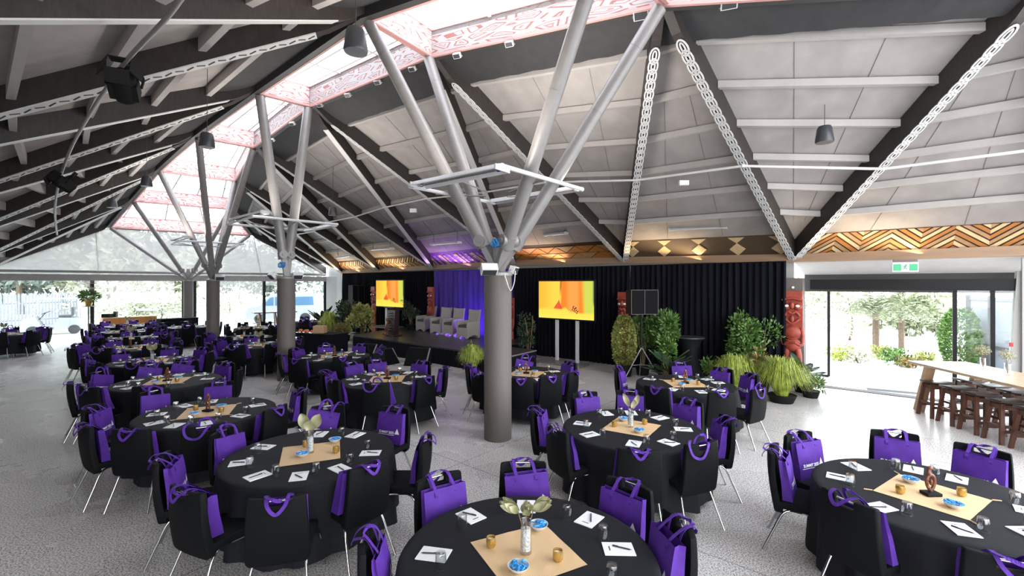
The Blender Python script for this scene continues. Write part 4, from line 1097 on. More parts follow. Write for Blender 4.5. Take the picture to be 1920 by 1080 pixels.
glass0 = make_glass().build('drinking_glass', 'tumbler', smooth=40); pad0 = make_pad().build('notepad', ['paper', 'pen']); pen0 = make_pen().build('pen', 'pen', smooth=50)
mat0 = make_mat(.56).build('placemat', 'weave'); mat1 = make_mat(.60, True).build('placemat', 'weave')
cloths = [make_cloth(k).build('tablecloth', 'cloth', smooth=60) for k in range(3)]

DIRS = ['far', 'far drape-side', 'drape-side', 'near drape-side', 'near', 'near window-side', 'window-side', 'far window-side']
def octant(dx, dy):
    return int(round(math.degrees(math.atan2(dx, dy)) / 45)) % 8
def seats_list(tc, given, n=8, fill=True, phase=None, rad=1.14):
    out = []; occ = []
    for (px, py) in given:
        d = F * 1.62 / (py - HY); x = (px - 960) / F * d; dx, dy = x - tc[0], d - tc[1]; r_ = math.hypot(dx, dy); a = math.atan2(dy, dx)
        out.append((a, min(max(r_, 1.02), 1.34))); occ.append(a)
    if fill:
        if not occ: occ0 = phase if phase is not None else random.uniform(0, .78); return [(occ0 + k * math.pi / 4 + random.uniform(-.07, .07), rad + random.uniform(-.05, .12)) for k in range(8)]
        while len(out) < n:
            srt = sorted(a % (2 * math.pi) for a in occ); best = max(((srt[(k + 1) % len(srt)] - srt[k]) % (2 * math.pi) or 2 * math.pi, srt[k]) for k in range(len(srt)))
            if best[0] < 1.15: break
            m_ = max(2, round(best[0] / .785)); a = best[1] + best[0] / m_; occ.append(a); out.append((a, rad))
    return out
TABLES = [
 # key, description, x, y, centre piece, mat angle, chairs (px,py of backrest top), fill, all places, detail
 ('t1', 'the frontmost table', .10, 2.98, 'v0', 26.8, [(715, 1008), (818, 897), (985, 870), (1185, 911), (1276, 985)], False, 2),
 ('t2', 'the first window-row table', -2.08, 4.75, 'v1', 22, [(302, 862), (352, 922), (517, 938), (690, 874), (800, 825), (757, 762), (617, 757), (425, 808)], False, 2),
 ('t3', 'the table by the bar stools', 3.47, 3.80, 's0', -57, [(1450, 843), (1497, 815), (1675, 812), (1840, 842), (1600, 938), (1888, 1048)], False, 2),
 ('t4', 'the vase table before the foremost column', 1.46, 5.60, 'v2', -33, [(1095, 738), (1182, 735), (1292, 752), (1365, 787), (1318, 833), (1195, 846), (1045, 807), (1003, 768)], False, 2),
 ('t5', 'the second window-row table', -4.17, 6.29, 's1', 22, [(172, 765), (160, 800), (243, 808), (384, 800), (515, 767), (568, 733), (414, 709), (272, 731)], False, 2),
 ('t6', 'the third window-row table', -6.20, 8.25, 's1', 20, [(366, 670), (284, 684), (180, 698), (165, 727), (132, 720), (450, 693)], True, 1),
 ('t7', 'the fourth window-row table', -8.15, 10.4, 'v1', 30, [], True, 1),
 ('t8', 'the fifth window-row table', -10.4, 12.5, 's1', 40, [], True, 1),
 ('t9', 'the sixth window-row table', -12.2, 14.7, 'v1', 10, [], True, 0),
 ('t10', 'the seventh window-row table', -14.2, 16.9, 's0', 10, [], True, 0),
 ('t11', 'the last window-row table', -16.0, 19.1, 'v1', 10, [], True, 0),
 ('t12', 'the lone table by the picket fence', -17.6, 15.9, 'v1', 10, [], True, 0),
 ('t13', 'the table before the wedge speakers', -2.30, 8.45, 's0', 6, [(628, 712), (706, 720), (784, 707), (835, 690), (693, 668), (637, 677)], True, 1),
 ('t14', 'the table beside the second column', -4.30, 11.1, 's1', 20, [(550, 676), (524, 664), (615, 651), (711, 662)], True, 1),
 ('t15', 'the table before the large screen', .28, 8.95, 's0', -20, [(988, 674), (1045, 683), (1070, 698), (1033, 707), (975, 711), (897, 702)], True, 1),
 ('t16', 'the table before the potted grasses', 3.04, 8.05, 's1', 0, [(1160, 692), (1275, 680), (1355, 692), (1410, 703), (1424, 730), (1353, 738), (1233, 728)], False, 1),
 ('t17', 'the table behind the second column', -7.25, 13.15, 'v1', 0, [], True, 0),
 ('t18', 'the table by the third column', -8.75, 15.0, 'v0', 0, [], True, 0),
 ('t19', 'the table behind the third column', -10.2, 18.4, 'v1', 0, [], True, 0),
 ('t20', 'the table before the black counter', -13.2, 18.7, 's0', 0, [], True, 0),
 ('t21', 'the table before the white van', -9.3, 21.6, 's1', 0, [], True, 0),
]
random.seed(11)
EMPTYCHAIR = {'t18': 4, 't19': 6, 't17': 2, 't20': 5, 't21': 3}
for (key, desc, x, y, centre, mang, chairs, fill, det) in TABLES:
    t = inst(table0, (x, y, 0), random.uniform(0, 1)); tag(t, 'round banquet table under the black cloth, ' + desc, 'table', 'round banquet tables')
    ci = cloths[random.randrange(3)]
    if ci.name in used: c = ci.copy(); COL.objects.link(c)
    else: used.add(ci.name); c = ci
    c.location = (x, y, 0); c.rotation_euler = (0, 0, random.uniform(0, 6)); tag(c, 'floor-length black tablecloth on ' + desc, 'tablecloth', 'black round tablecloths')
    def single(p, loc, rz):
        if p.name in used: o = p.copy(); COL.objects.link(o)
        else: used.add(p.name); o = p
        o.location = loc; o.rotation_euler = (0, 0, rz); return o
    ma = R(mang)
    mt = single(mat1 if centre[0] == 's' else mat0, (x, y, TOPT + .001), ma); tag(mt, 'square woven flax mat in the middle of ' + desc, 'placemat', 'woven centre mats')
    zt = TOPT + .004
    rot = lambda a, b: (x + a * math.cos(ma) - b * math.sin(ma), y + a * math.sin(ma) + b * math.cos(ma), zt)
    if centre[0] == 'v':
        o = inst(vases[int(centre[1])], (x - .01, y, zt), 0); tag(o, ('glass vase with fan-shaped dried heads', 'glass vase with three pale heart-shaped leaves', 'glass vase with pointed dried leaves')[int(centre[1])] + ' on ' + desc, 'vase', 'glass vases on the tables')
    else:
        o = inst(statues[int(centre[1])], (x, y, zt), random.uniform(-.3, .3)); tag(o, ('brown carved loop-shaped statue', 'brown carved twisted statue')[int(centre[1])] + ' on ' + desc, 'statue', 'carved statues on the tables')
    bl = [(.14, .16), (-.16, -.15)] if key != 't1' else [(.20, .19), (-.14, -.17)]
    if key == 't1': bl = None
    spots_b = [rot(.13, .15), rot(-.12, -.16)]; spots_c = [rot(-.17, .13), rot(.18, -.12)]
    if key == 't1': spots_b = [(.19, 3.27, zt), (.04, 2.79, zt)]; spots_c = [(-.14, 3.05, zt), (.29, 2.90, zt)]
    if key == 't3':
        q = [PZ(1707, 905, .75), PZ(1788, 952, .75), PZ(1688, 925, .75), PZ(1803, 930, .75)]
        spots_b = [(v.x, v.y, zt) for v in q[:2]]; spots_c = [(v.x, v.y, zt) for v in q[2:]]
    if key == 't4': spots_b = [(PZ(1169, 789, .75).x, PZ(1169, 789, .75).y, zt), (PZ(1198, 811, .75).x, PZ(1198, 811, .75).y, zt)]; spots_c = [(PZ(1152, 800, .75).x, PZ(1152, 800, .75).y, zt), (PZ(1209, 796, .75).x, PZ(1209, 796, .75).y, zt)]
    if key == 't2': spots_b = [(PZ(567, 856, .75).x, PZ(567, 856, .75).y, zt), (PZ(628, 829, .75).x, PZ(628, 829, .75).y, zt)]; spots_c = [(PZ(573, 838, .75).x, PZ(573, 838, .75).y, zt), (PZ(630, 849, .75).x, PZ(630, 849, .75).y, zt)]
    for k, s_ in enumerate(spots_b):
        o = inst(bowl0, s_, random.uniform(0, 6)); tag(o, 'white bowl of blue wrapped sweets, %s one on %s' % (('farther', 'nearer')[k], desc), 'bowl', 'bowls of sweets')
    for k, s_ in enumerate(spots_c):
        o = inst(candle0, s_, random.uniform(0, 6)); tag(o, 'gold glass candle holder, %s one on %s' % (('window-side', 'drape-side')[k], desc), 'candle holder', 'gold candle holders')
    sl = seats_list((x, y), chairs, 8, fill)
    taken = set(); order = []
    for (a, r_) in sl:
        oc = octant(math.cos(a), math.sin(a))
        for dlt in (0, 1, -1, 2, -2, 3, -3, 4):
            if (oc + dlt) % 8 not in taken: oc = (oc + dlt) % 8; break
        taken.add(oc); order.append((a, r_, oc))
    ne = EMPTYCHAIR.get(key, 0)
    for k, (a, r_, oc) in enumerate(order):
        cx_, cy_ = x + (r_ - .27) * math.cos(a), y + (r_ - .27) * math.sin(a)
        rz = a + math.pi / 2 + random.uniform(-.09, .09)
        bagged = not (k < ne) and not (random.random() < .07 and det < 2)
        o = inst(chair0, (cx_, cy_, 0), rz); o.name = 'banquet_chair'
        tag(o, 'black chair %s, %s seat, %s' % ('with purple bag' if bagged else 'without bag', DIRS[oc], desc), 'chair', 'black banquet chairs')
        if bagged:
            kd = random.choice([0, 0, 1, 2, 3])
            if key == 't1': kd = [1, 0, 2, 0, 2][k % 5]
            b = inst(bags0[kd], (cx_, cy_, 0), rz + random.uniform(-.04, .04))
            tag(b, 'purple tote bag on the %s chair, %s' % (DIRS[oc], desc), 'tote bag', 'purple tote bags on the chairs')
    pl = list(order)
    if key in ('t1', 't3'):
        angs = [o_[0] for o_ in order]
        for k in range(8):
            a = math.pi / 2 + k * math.pi / 4 + (0 if key == 't1' else .3)
            if key == 't3' and math.sin(a) < .6 and math.cos(a) > 0 or key == 't1' and math.sin(a) < -.1: pass
            else: continue
            if min(abs((a - b + math.pi) % (2 * math.pi) - math.pi) for b in angs) > .5:
                oc = octant(math.cos(a), math.sin(a))
                if oc in taken: continue
                taken.add(oc); pl.append((a, 1.1, oc)); angs.append(a)
    for (a, r_, oc) in pl:
        a += random.uniform(-.05, .05); pr_ = .615 + random.uniform(-.02, .02); ja = random.uniform(-.25, .25)
        px_, py_ = x + pr_ * math.cos(a), y + pr_ * math.sin(a)
        o = single(pad0, (px_, py_, TOPT + .001), a + math.pi / 2 + ja); tag(o, 'white notepad, %s place, %s' % (DIRS[oc], desc), 'notepad', 'white notepads on the tables')
        ga = a + .245
        o = single(glass0, (x + (.56) * math.cos(ga), y + .56 * math.sin(ga), TOPT + .001), 0); tag(o, 'upturned drinking glass, %s place, %s' % (DIRS[oc], desc), 'drinking glass', 'upturned glasses on the tables')
        if det >= 1:
            o = single(pen0, (px_ + .02 * math.cos(a), py_ + .02 * math.sin(a), TOPT + .0125), a + ja + random.uniform(-.5, .9)); tag(o, 'black pen on the notepad, %s place, %s' % (DIRS[oc], desc), 'pen', 'black pens on the notepads')
# ------------------------------------------------------------------ stage and what stands on it
zs_ = .53
st = [Vector((-.14, 12.35, 0)), Vector((.72, 13.6, 0)), UV(9.75, 10.9), UV(9.75, 12.6), UV(17.4, 12.6), Vector((-6.1, 17.6, 0)) + VX * .0]
t = empty('stage', (-3, 15, 0)); b = Vector((-3, 15, 0)); tag(t, 'low black stage platform in front of the drapes', 'stage')
m = MB(); m.slab([p - b + Vector((0, 0, zs_ - .04)) for p in st], (0, 0, .04)); m.build('deck', 'stagetop', t)
m = MB(); n_ = 0
for i in range(len(st)):
    a, c = st[i] - b, st[(i + 1) % len(st)] - b; L = (c - a).length; k = int(L / .06); nn = (c - a).cross(Vector((0, 0, 1))).normalized(); vs = []
    for j in range(k + 1):
        q = lerp(a, c, j / k) + nn * .012 * math.sin(j * 1.9)
        vs += [q, q + Vector((0, 0, zs_ - .04))]
    m.add(vs, [(2 * j, 2 * j + 2, 2 * j + 3, 2 * j + 1) for j in range(k)])
m.build('skirt', 'black_cloth', t, smooth=60)
m = MB(); a, c = st[0] - b, st[1] - b; m.bar(a + Vector((0, 0, zs_ - .01)), c + Vector((0, 0, zs_ - .01)), .03, .03); m.build('edge_trim', 'steel', t)
def armchair():
    t = empty('wicker_armchair'); w_, d_ = .62, .60
    m = MB()
    def wall(pts, th):   # pts: (x, y, zbottom, ztop)
        vs = []
        for (x, y, z0, z1) in pts: vs += [(x, y, z0), (x, y, z1)]
        return vs
    for s in (-1, 1):
        xs = [-.28, -.2, -.1, 0, .1, .2, .28]
        pr = [(-.30, .0, .60), (-.24, .05, .62), (-.1, .10, .625), (.05, .105, .62), (.2, .07, .62), (.29, .0, .60)]
        vs = []; fs = []
        for k, (y, z0, z1) in enumerate(pr):
            for x in (s * .24, s * .315): vs += [(x, y, z0), (x * (1 + .01), y, z1)]
        for k in range(len(pr) - 1):
            q = k * 4; fs += [(q, q + 4, q + 5, q + 1), (q + 2, q + 3, q + 7, q + 6), (q + 1, q + 5, q + 7, q + 3), (q, q + 2, q + 6, q + 4)]
        fs += [(0, 1, 3, 2), (len(pr) * 4 - 4, len(pr) * 4 - 2, len(pr) * 4 - 1, len(pr) * 4 - 3)]
        a = MB(); a.add(vs, fs); a.build('arm', 'wicker', t, bevel=.012, smooth=40)
    pr = [(-.24, .0, .34), (-.12, .07, .34), (0, .09, .34), (.12, .07, .34), (.24, .0, .34)]
    a = MB(); a.slab([(x, .29, z) for x, z, _ in pr] + [(x, .29, .34) for x, _, _ in pr[::-1]], (0, -.05, 0)); a.build('front_panel', 'wicker', t, bevel=.008)
    a = gridslab([-.29, -.15, 0, .15, .29], [.0, .3, .6, .85, 1.0], .07, deform=lambda v: Vector((v.x * (1 + .06 * (v.z > .9)), v.y - .27 - .13 * max(0, v.z - .35) + (.015 if abs(v.x) > .2 else -.01), v.z + (.02 if abs(v.x) > .2 and v.z > .9 else 0)))); a.build('backrest', 'wicker', t, bevel=.012, smooth=40)
    a = MB(); a.box((0, .01, .36), (.48, .54, .05)); a.build('seat', 'wicker', t)
    a = MB(); a.box((0, .02, .43), (.46, .52, .10)); a.build('cushion', 'cushion', t, bevel=.03, smooth=50)
    return t
ac = armchair(); fa = math.atan2(-VX.y, -VX.x) - math.pi / 2
for k, (px, py) in enumerate([(797, 622), (825, 627), (848, 630), (876, 636)]):
    q = PZ(px - 4, py - 2, zs_) + VX * .15
    o = ac if k == 0 else copy_tree(ac); o.location = (q.x, q.y, zs_); o.rotation_euler = (0, 0, fa + (-.04, .03, 0, -.05)[k])
    tag(o, 'whitewashed wicker armchair with grey cushion, %s from the lectern on the stage' % ('first', 'second', 'third', 'fourth')[k], 'armchair', 'wicker armchairs on the stage')
# lectern
q = PZ(738, 630, zs_); t = empty('lectern', q, fa); tag(t, 'dark carved wooden lectern on the front of the stage', 'lectern')
m = MB(); m.box((0, 0, .03), (.5, .42, .06)); m.build('base', 'dark_wood', t, bevel=.01)
m = MB(); m.slab([(-.2, .12, .06), (.2, .12, .06), (.24, .10, .98), (-.24, .10, .98)], (0, -.2, 0))
for k in range(9): m.tube(spline([(-.15 + .04 * math.sin(k), .13, .12 + k * .09), (0, .15, .16 + k * .09), (.15, .13, .12 + k * .09)], 3), .014, 6)
m.build('carved_body', 'dark_wood', t)
m = MB(); m.tube(spline([(.16, .3, .06), (.2, .22, .2), (.12, .25, .35), (.16, .16, .5), (.1, .14, .62)], 5), .05, 10, r2=.03); m.ball((.16, .28, .12), .085); m.ball((.12, .2, .62), .06); m.build('carved_figure', 'carve', t, smooth=60)
m = MB(); m.box((0, 0, 0), (.66, .46, .03), mtx=Matrix.Translation((0, 0, 1.04)) @ Matrix.Rotation(.25, 4, 'X')); m.build('reading_top', 'dark_wood', t, bevel=.008)

# ------------------------------------------------------------------ screens
def screen_mesh(Wd, Ht):
    nx, nz = 128, 72; me = bpy.data.meshes.new('picture'); vs = []; fs = []; cols = []
    for j in range(nz + 1):
        for i in range(nx + 1): vs.append(((i / nx - .5) * Wd, 0, (j / nz - .5) * Ht))
    def sm(a, b, x): x = max(0, min(1, (x - a) / (b - a))); return x * x * (3 - 2 * x)
    mix = lambda a, b, t: tuple(a[k] + (b[k] - a[k]) * t for k in range(3))
    YE, OR, RD, LI, DK = (1, .56, .06), (.95, .24, .03), (.80, .05, .04), (.62, .68, .10), (.42, .14, .03)
    BY = (1.0, .72, .09)
    spots = [(.64, .30), (.67, .27), (.70, .24), (.66, .22), (.69, .30), (.72, .21), (.63, .25), (.68, .19), (.65, .33), (.71, .17)]
    for j in range(nz):
        for i in range(nx):
            x, y = (i + .5) / nx, (j + .5) / nz; fs.append((j * (nx + 1) + i, j * (nx + 1) + i + 1, (j + 1) * (nx + 1) + i + 1, (j + 1) * (nx + 1) + i))
            c = mix((1, .50, .05), (1, .66, .08), sm(0, .35, x))
            edge = .40 + .03 * (y - .4)
            c = mix(c, DK, sm(edge - .02, edge, x) * (1 - sm(edge + .01, edge + .05, x)) * sm(.5, .9, y))
            c = mix(c, OR, sm(edge, edge + .04, x)); c = mix(c, (1, .40, .09), sm(.48, .6, x) * (1 - sm(.7, .78, x)) * .8)
            c = mix(c, LI, sm(.80 - .05 * y, .87, x)); c = mix(c, (.12, .2, .1), sm(.965, 1, x) * sm(.3, .5, y))
            if .28 < x < .46 and y < .52:
                cx = .41; hw = .10 * (1 - sm(.22, .52, y)); d_ = abs(x - (.36 + .10 * (y - .22)))
                if y > .25 and d_ < hw * .8 + .004: c = mix(c, RD, .9)
            base = .22 + .05 * math.sin(x * 5 + .5) + (.08 * math.exp(-((x - .5) / .05) ** 2))
            c = mix(c, BY, 1 - sm(base - .05, base + .03, y)); c = mix(c, (.98, .82, .12), (1 - sm(0, .2, y)) * .6)
            for (sx, sy) in spots:
                if abs(x - sx) < .011 and abs(y - sy) < .016: c = (.12, .03, .02)
            cols.append(c)
    me.from_pydata(vs, [], fs); ca = me.color_attributes.new('Col', 'FLOAT_COLOR', 'CORNER'); flat = []
    for c in cols: flat += [c[0], c[1], c[2], 1] * 4
    ca.data.foreach_set('color', flat); return me
sm_ = bpy.data.materials.new('screen_picture'); sm_.use_nodes = True; n = sm_.node_tree; n.nodes.clear()
o_ = n.nodes.new('ShaderNodeOutputMaterial'); e_ = n.nodes.new('ShaderNodeEmission'); at = n.nodes.new('ShaderNodeAttribute'); at.attribute_name = 'Col'
n.links.new(at.outputs['Color'], e_.inputs[0]); e_.inputs[1].default_value = .255; n.links.new(e_.outputs[0], o_.inputs[0])
def tv(c, zc, ang, stand_z, label, base_off, poles):
    Wd, Ht = 2.06, 1.17; base = Vector((c[0], c[1], stand_z)); t = empty('display_screen', base, ang); tag(t, label, 'screen', 'screens on floor stands')
    m = MB(); m.box((0, 0, zc), (Wd + .08, .07, Ht + .09)); m.build('housing', 'frame', t, bevel=.01)
    me = screen_mesh(Wd, Ht); me.materials.append(sm_); o = bpy.data.objects.new('picture', me); COL.objects.link(o); o.parent = t; o.location = (0, -.037, zc)
    # stand stands in front of the wall, columns carry the housing from behind
    for s in (-1, 1):
        m = MB(); m.box((s * .38, .07, (zc) / 2), (.11, .06, zc)); m.build('pole', 'white', t, bevel=.01)
    m = MB(); m.slab([(-.75, -.42, 0), (.75, -.42, 0), (.68, .25, 0), (-.68, .25, 0)], (0, 0, .07)); m.build('base', 'steel', t, bevel=.02)
    return t
pl_, pr_ = P(1010, 560, 15.0), P(1117, 560, 13.6)
c = (pl_ + pr_) / 2; tang = math.atan2((pr_ - pl_).y, (pr_ - pl_).x)
tv((c.x, c.y), 2.5 - (562.5 - 532) / F * 14.3, tang, 0, 'large screen with orange picture on a silver two-pole stand, on the floor', None, None)
pl_, pr_ = P(707, 550, 21.3), P(757, 550, 20.0); c = (pl_ + pr_) / 2
tv((c.x, c.y), 2.5 - (550.5 - 532) / F * 20.6 - zs_, math.atan2((pr_ - pl_).y, (pr_ - pl_).x), zs_, 'screen with orange picture standing on the stage behind the lectern', None, None)

# ------------------------------------------------------------------ carved red posts
def post_figure(c, ang, H, w_, label, pier=False, full=True):
    t = empty('carved_post', (c.x, c.y, 0), ang); tag(t, label, 'carved post', 'red carved posts on the drape wall')
    if pier:
        m = MB(); m.slab([(-.22, .02, 0), (.24, .02, 0), (.19, .02, EYE + .14), (-.19, .02, EYE + .14)], (0, .3, 0)); m.build('pier', 'conc', t)
        m = MB(); m.lathe([(.001, -.01), (.03, -.008), (.03, .008), (.001, .01)], 12, (0, .0, 2.41), mtx=Matrix.Rotation(R(90), 3, 'X')); m.build('disc', 'shell', t)
    m = MB(); k = H / 2.3; hw = w_ / 2
    m.slab([(-hw, .0, 0), (hw, .0, 0), (hw, .0, .42 * k), (-hw, .0, .42 * k)], (0, -.08, 0))
    m.slab([(-hw, .0, 1.42 * k), (hw, .0, 1.42 * k), (hw, .0, H), (-hw, .0, H)], (0, -.07, 0))
    B = lambda x, y, z, r, sc: m.ball((x * w_, y, z * k), r, 14, 10, sc=sc)
    # head: cap, brow, cheeks, nose, tongue
    m.box((0, -.07, 2.2 * k), (w_ * .98, .10, .2 * k)); m.tube([(-hw, -.12, 2.08 * k), (0, -.15, 2.13 * k), (hw, -.12, 2.08 * k)], .03, 8)
    B(-.27, -.09, 1.92, .10, (.9, .6, .8)); B(.27, -.09, 1.92, .10, (.9, .6, .8)); B(0, -.13, 1.95, .065, (.8, .9, 1.3))
    m.tube(spline([(-hw * .75, -.12, 1.70 * k), (-hw * .4, -.15, 1.80 * k), (0, -.16, 1.76 * k), (hw * .4, -.15, 1.80 * k), (hw * .75, -.12, 1.70 * k)], 4), .028, 8)
    m.tube(spline([(-hw * .75, -.11, 1.64 * k), (0, -.14, 1.52 * k), (hw * .75, -.11, 1.64 * k)], 4), .028, 8)
    B(0, -.13, 1.62, .06, (.8, .7, 1.5))
    # trunk, arms, hips, legs
    B(0, -.06, 1.30, .20, (.95 * w_ / .4, .55, .9)); B(0, -.08, 1.02, .2, (.85 * w_ / .4, .6, .85))
    for s in (-1, 1):
        m.tube(spline([(s * hw * .9, -.06, 1.42 * k), (s * hw * 1.02, -.08, 1.2 * k), (s * hw * .9, -.12, 1.02 * k), (s * hw * .3, -.19, 1.08 * k)], 5), .045, 8, r2=.03)
        for f in range(3): m.tube([(s * hw * .32, -.2, (1.06 + f * .025) * k), (s * hw * .05, -.205, (1.05 + f * .025) * k)], .011, 6)
        m.tube(spline([(s * hw * .5, -.07, .92 * k), (s * hw * .66, -.08, .7 * k), (s * hw * .55, -.07, .5 * k), (s * hw * .6, -.09, .42 * k)], 5), .07, 10, r2=.05)
    for z in (1.2, 1.14): m.tube(spline([(-hw * .6, -.15, z * k), (0, -.19, (z - .03) * k), (hw * .6, -.15, z * k)], 4), .012, 6)
    m.build('carving', 'redpost', t, smooth=60)
    for s in (-1, 1):
        m = MB(); m.ball((s * w_ * .27, -.145, 1.94 * k), .04, sc=(1.2, .5, .8)); m.build('eye', 'shell', t, smooth=60)
    return t
wa = tang
post_figure(P(1487, 560, 11.15), wa, 2.33, .42, 'tall red carved figure with white eyes on the pier beside the doors', pier=True)
post_figure(P(1170, 560, 13.75), wa, 2.25, .30, 'red carved post half hidden by the loudspeaker on its stand')
post_figure(P(810, 560, 19.6), wa, 2.36, .34, 'red carved post above the wicker armchairs at the violet drape')
post_figure(P(703, 560, 22.0), wa, 2.36, .34, 'red carved post behind the edge of the far screen')
post_figure(P(959, 560, 16.4), wa, 2.0, .3, 'red carved post mostly hidden by the foremost column')

# ------------------------------------------------------------------ plants
def leaf(mb, p, d, n, L, W_, bend=.25, mi=0):
    d = d.normalized(); s = d.cross(n)
    if s.length < .05: s = Vector((1, 0, 0))
    s.normalize(); n = s.cross(d)
    q = p + d * L * .5 + n * L * bend * .25; e = p + d * L - n * L * bend * .4
    mb.add([p, q - s * W_ / 2, e, q + s * W_ / 2], [(0, 1, 2), (0, 2, 3)], mi)
def rdir(rnd):
    z = rnd.uniform(-1, 1); a = rnd.uniform(0, 6.283); r_ = math.sqrt(1 - z * z); return Vector((r_ * math.cos(a), r_ * math.sin(a), z))
def pot(t, r_, h, m_='pot'):
    m = MB(); m.lathe([(r_ * .75, 0), (r_, h), (r_ * .93, h), (r_ * .9, h * .9), (.01, h * .88)], 20, cap=(True, False)); m.build('pot', m_, t, smooth=50)
def bush(base, W_, H_, n, L, lw, m_, label, seed=0, potr=.2, poth=.25, kind='blob', cat='plant', name='potted_shrub', grp='potted plants'):
    rnd = random.Random(seed); t = empty(name, base); tag(t, label, cat, grp)
    if potr: pot(t, potr, poth)
    z0 = poth if potr else 0; m = MB(); st_ = MB()
    hh = H_ - z0
    if kind == 'blob':
        stems = [(Vector((rnd.uniform(-.05, .05), rnd.uniform(-.05, .05), z0)), Vector((rnd.uniform(-.3, .3) * W_, rnd.uniform(-.3, .3) * W_, z0 + hh * rnd.uniform(.5, .85)))) for _ in range(7)]
        for a, b_ in stems: st_.tube(spline([a, (a + b_) / 2 + Vector((rnd.uniform(-.04, .04), 0, 0)), b_], 3), .012, 5)
        lumps = [(Vector((rnd.uniform(-.28, .28) * W_, rnd.uniform(-.28, .28) * W_, z0 + hh * rnd.uniform(.25, .8))), rnd.uniform(.5, 1)) for _ in range(14)]
        for k in range(n):
            c, s_ = rnd.choice(lumps); dd = rdir(rnd); r_ = (rnd.random() ** .4) * W_ * .24 * s_
            p = c + Vector((dd.x, dd.y, dd.z * min(1.5, hh / W_))) * r_; d = (dd + Vector((0, 0, .5)) + rdir(rnd) * .6)
            leaf(m, p, d, rdir(rnd), L * rnd.uniform(.7, 1.3), lw * rnd.uniform(.8, 1.2))
    elif kind == 'column':
        for k in range(n):
            u = rnd.random(); a = rnd.uniform(0, 6.283); pr = math.sin(math.pi * (u * .93 + .05)) ** .45; r_ = W_ / 2 * pr * (rnd.random() ** .25)
            p = Vector((r_ * math.cos(a), r_ * math.sin(a), z0 * .7 + (H_ - z0 * .7) * u)); d = Vector((math.cos(a), math.sin(a), .5)) + rdir(rnd) * .7
            leaf(m, p, d, rdir(rnd), L * rnd.uniform(.7, 1.3), lw)
        st_.tube([(0, 0, z0 * .8), (0, 0, H_ * .6)], .012, 6)
    elif kind == 'grass':
        for k in range(n):
            a = rnd.uniform(0, 6.283); out = rnd.uniform(.15, 1) * W_ / 2; h_ = hh * rnd.uniform(.6, 1.0) * (1 - .25 * (out / (W_ / 2)) ** 2)
            c, s_ = math.cos(a), math.sin(a); r0 = rnd.uniform(0, .12); wv = Vector((-s_, c, 0)) * lw
            pts = [Vector((c * r0, s_ * r0, z0 * .9)), Vector((c * (r0 + out * .35), s_ * (r0 + out * .35), z0 + h_ * .75)), Vector((c * (r0 + out * .75), s_ * (r0 + out * .75), z0 + h_)), Vector((c * (r0 + out * 1.15), s_ * (r0 + out * 1.15), z0 + h_ * .62 * rnd.uniform(.5, 1.2)))]
            ws = [1, .9, .6, .05]; vs = []
            for p, q in zip(pts, ws): vs += [p - wv * q, p + wv * q]
            m.add(vs, [(0, 1, 3, 2), (2, 3, 5, 4), (4, 5, 7, 6)])
    elif kind == 'broad':
        for k in range(n):
            a = rnd.uniform(0, 6.283); el = rnd.uniform(.2, 1.3); r_ = rnd.uniform(.3, 1) * W_ / 2; hz = z0 + hh * rnd.uniform(.35, 1) * math.sin(el * .9 + .3)
            tip = Vector((math.cos(a) * r_, math.sin(a) * r_, hz)); b_ = Vector((math.cos(a) * r_ * .3, math.sin(a) * r_ * .3, z0 + (hz - z0) * .55))
            st_.tube(spline([(0, 0, z0), b_ * .6 + Vector((0, 0, z0 * .4)), b_], 3), .008, 5)
            fan_leaf(m, b_, tip + Vector((math.cos(a), math.sin(a), -.2)) * L * .3, lw, (0, 0, 1), cup=.02)
    elif kind == 'fern':
        for k in range(n):
            a = 6.283 * k / n + rnd.uniform(-.2, .2); LL = W_ / 2 * rnd.uniform(.8, 1.1); rise = rnd.uniform(.1, .5)
            pts = spline([(0, 0, H_ * .9), (math.cos(a) * LL * .4, math.sin(a) * LL * .4, H_ * .9 + LL * rise), (math.cos(a) * LL, math.sin(a) * LL, H_ * .9 - LL * .15)], 7)
            for i in range(1, len(pts)):
                d = (pts[i] - pts[i - 1]).normalized(); s_ = d.cross(Vector((0, 0, 1))).normalized(); k2 = i / len(pts)
                for sg in (-1, 1): leaf(m, pts[i], s_ * sg + d * .4, Vector((0, 0, 1)), L * math.sin(math.pi * (k2 * .9 + .08)), lw)
        st_.tube([(0, 0, 0), (0, 0, H_ * .92)], W_ * .045, 8)
    if st_.v: st_.build('trunk' if kind == 'fern' else 'stem', 'bark' if kind == 'fern' else 'stem', t)
    m.build('foliage', m_, t, smooth=80); return t
def fz(px, d): v = P(px, 532, d); return (v.x, v.y, 0)
bush(fz(1170, 12.45), .62, 1.62, 5200, .06, .045, 'leaf_yel', 'tall rounded yellow-green topiary shrub below the half-hidden carved post', 1, .24, .32, 'column')
bush(fz(1205, 12.6), .85, 1.75, 1300, .11, .05, 'leaf_mid', 'glossy green shrub directly behind the speaker stand legs', 2)
bush(fz(1245, 12.0), .85, 1.95, 1700, .12, .055, 'leaf_mid', 'tall bright green shrub between speaker stand and cocktail table', 3)
bush(fz(1252, 11.0), 1.0, 1.0, 34, .35, .15, 'leaf_dark', 'low dark broad-leaved plant beside the cocktail table', 4, .2, .22, 'broad')
bush(fz(1410, 11.4), 1.15, 1.85, 2600, .09, .045, 'leaf_mid', 'tallest bush in front of the black drape near the doors', 5, .26, .3)
bush(fz(1378, 10.3), 1.15, .95, 900, .1, .006, 'leaf_grass', 'lime grass tuft by the cocktail table, smaller of two', 6, .24, .16, 'grass')
bush(fz(1466, 9.7), 1.3, 1.0, 1200, .1, .006, 'leaf_grass', 'lime grass tuft before the tall carved figure, larger of two', 7, .28, .16, 'grass')
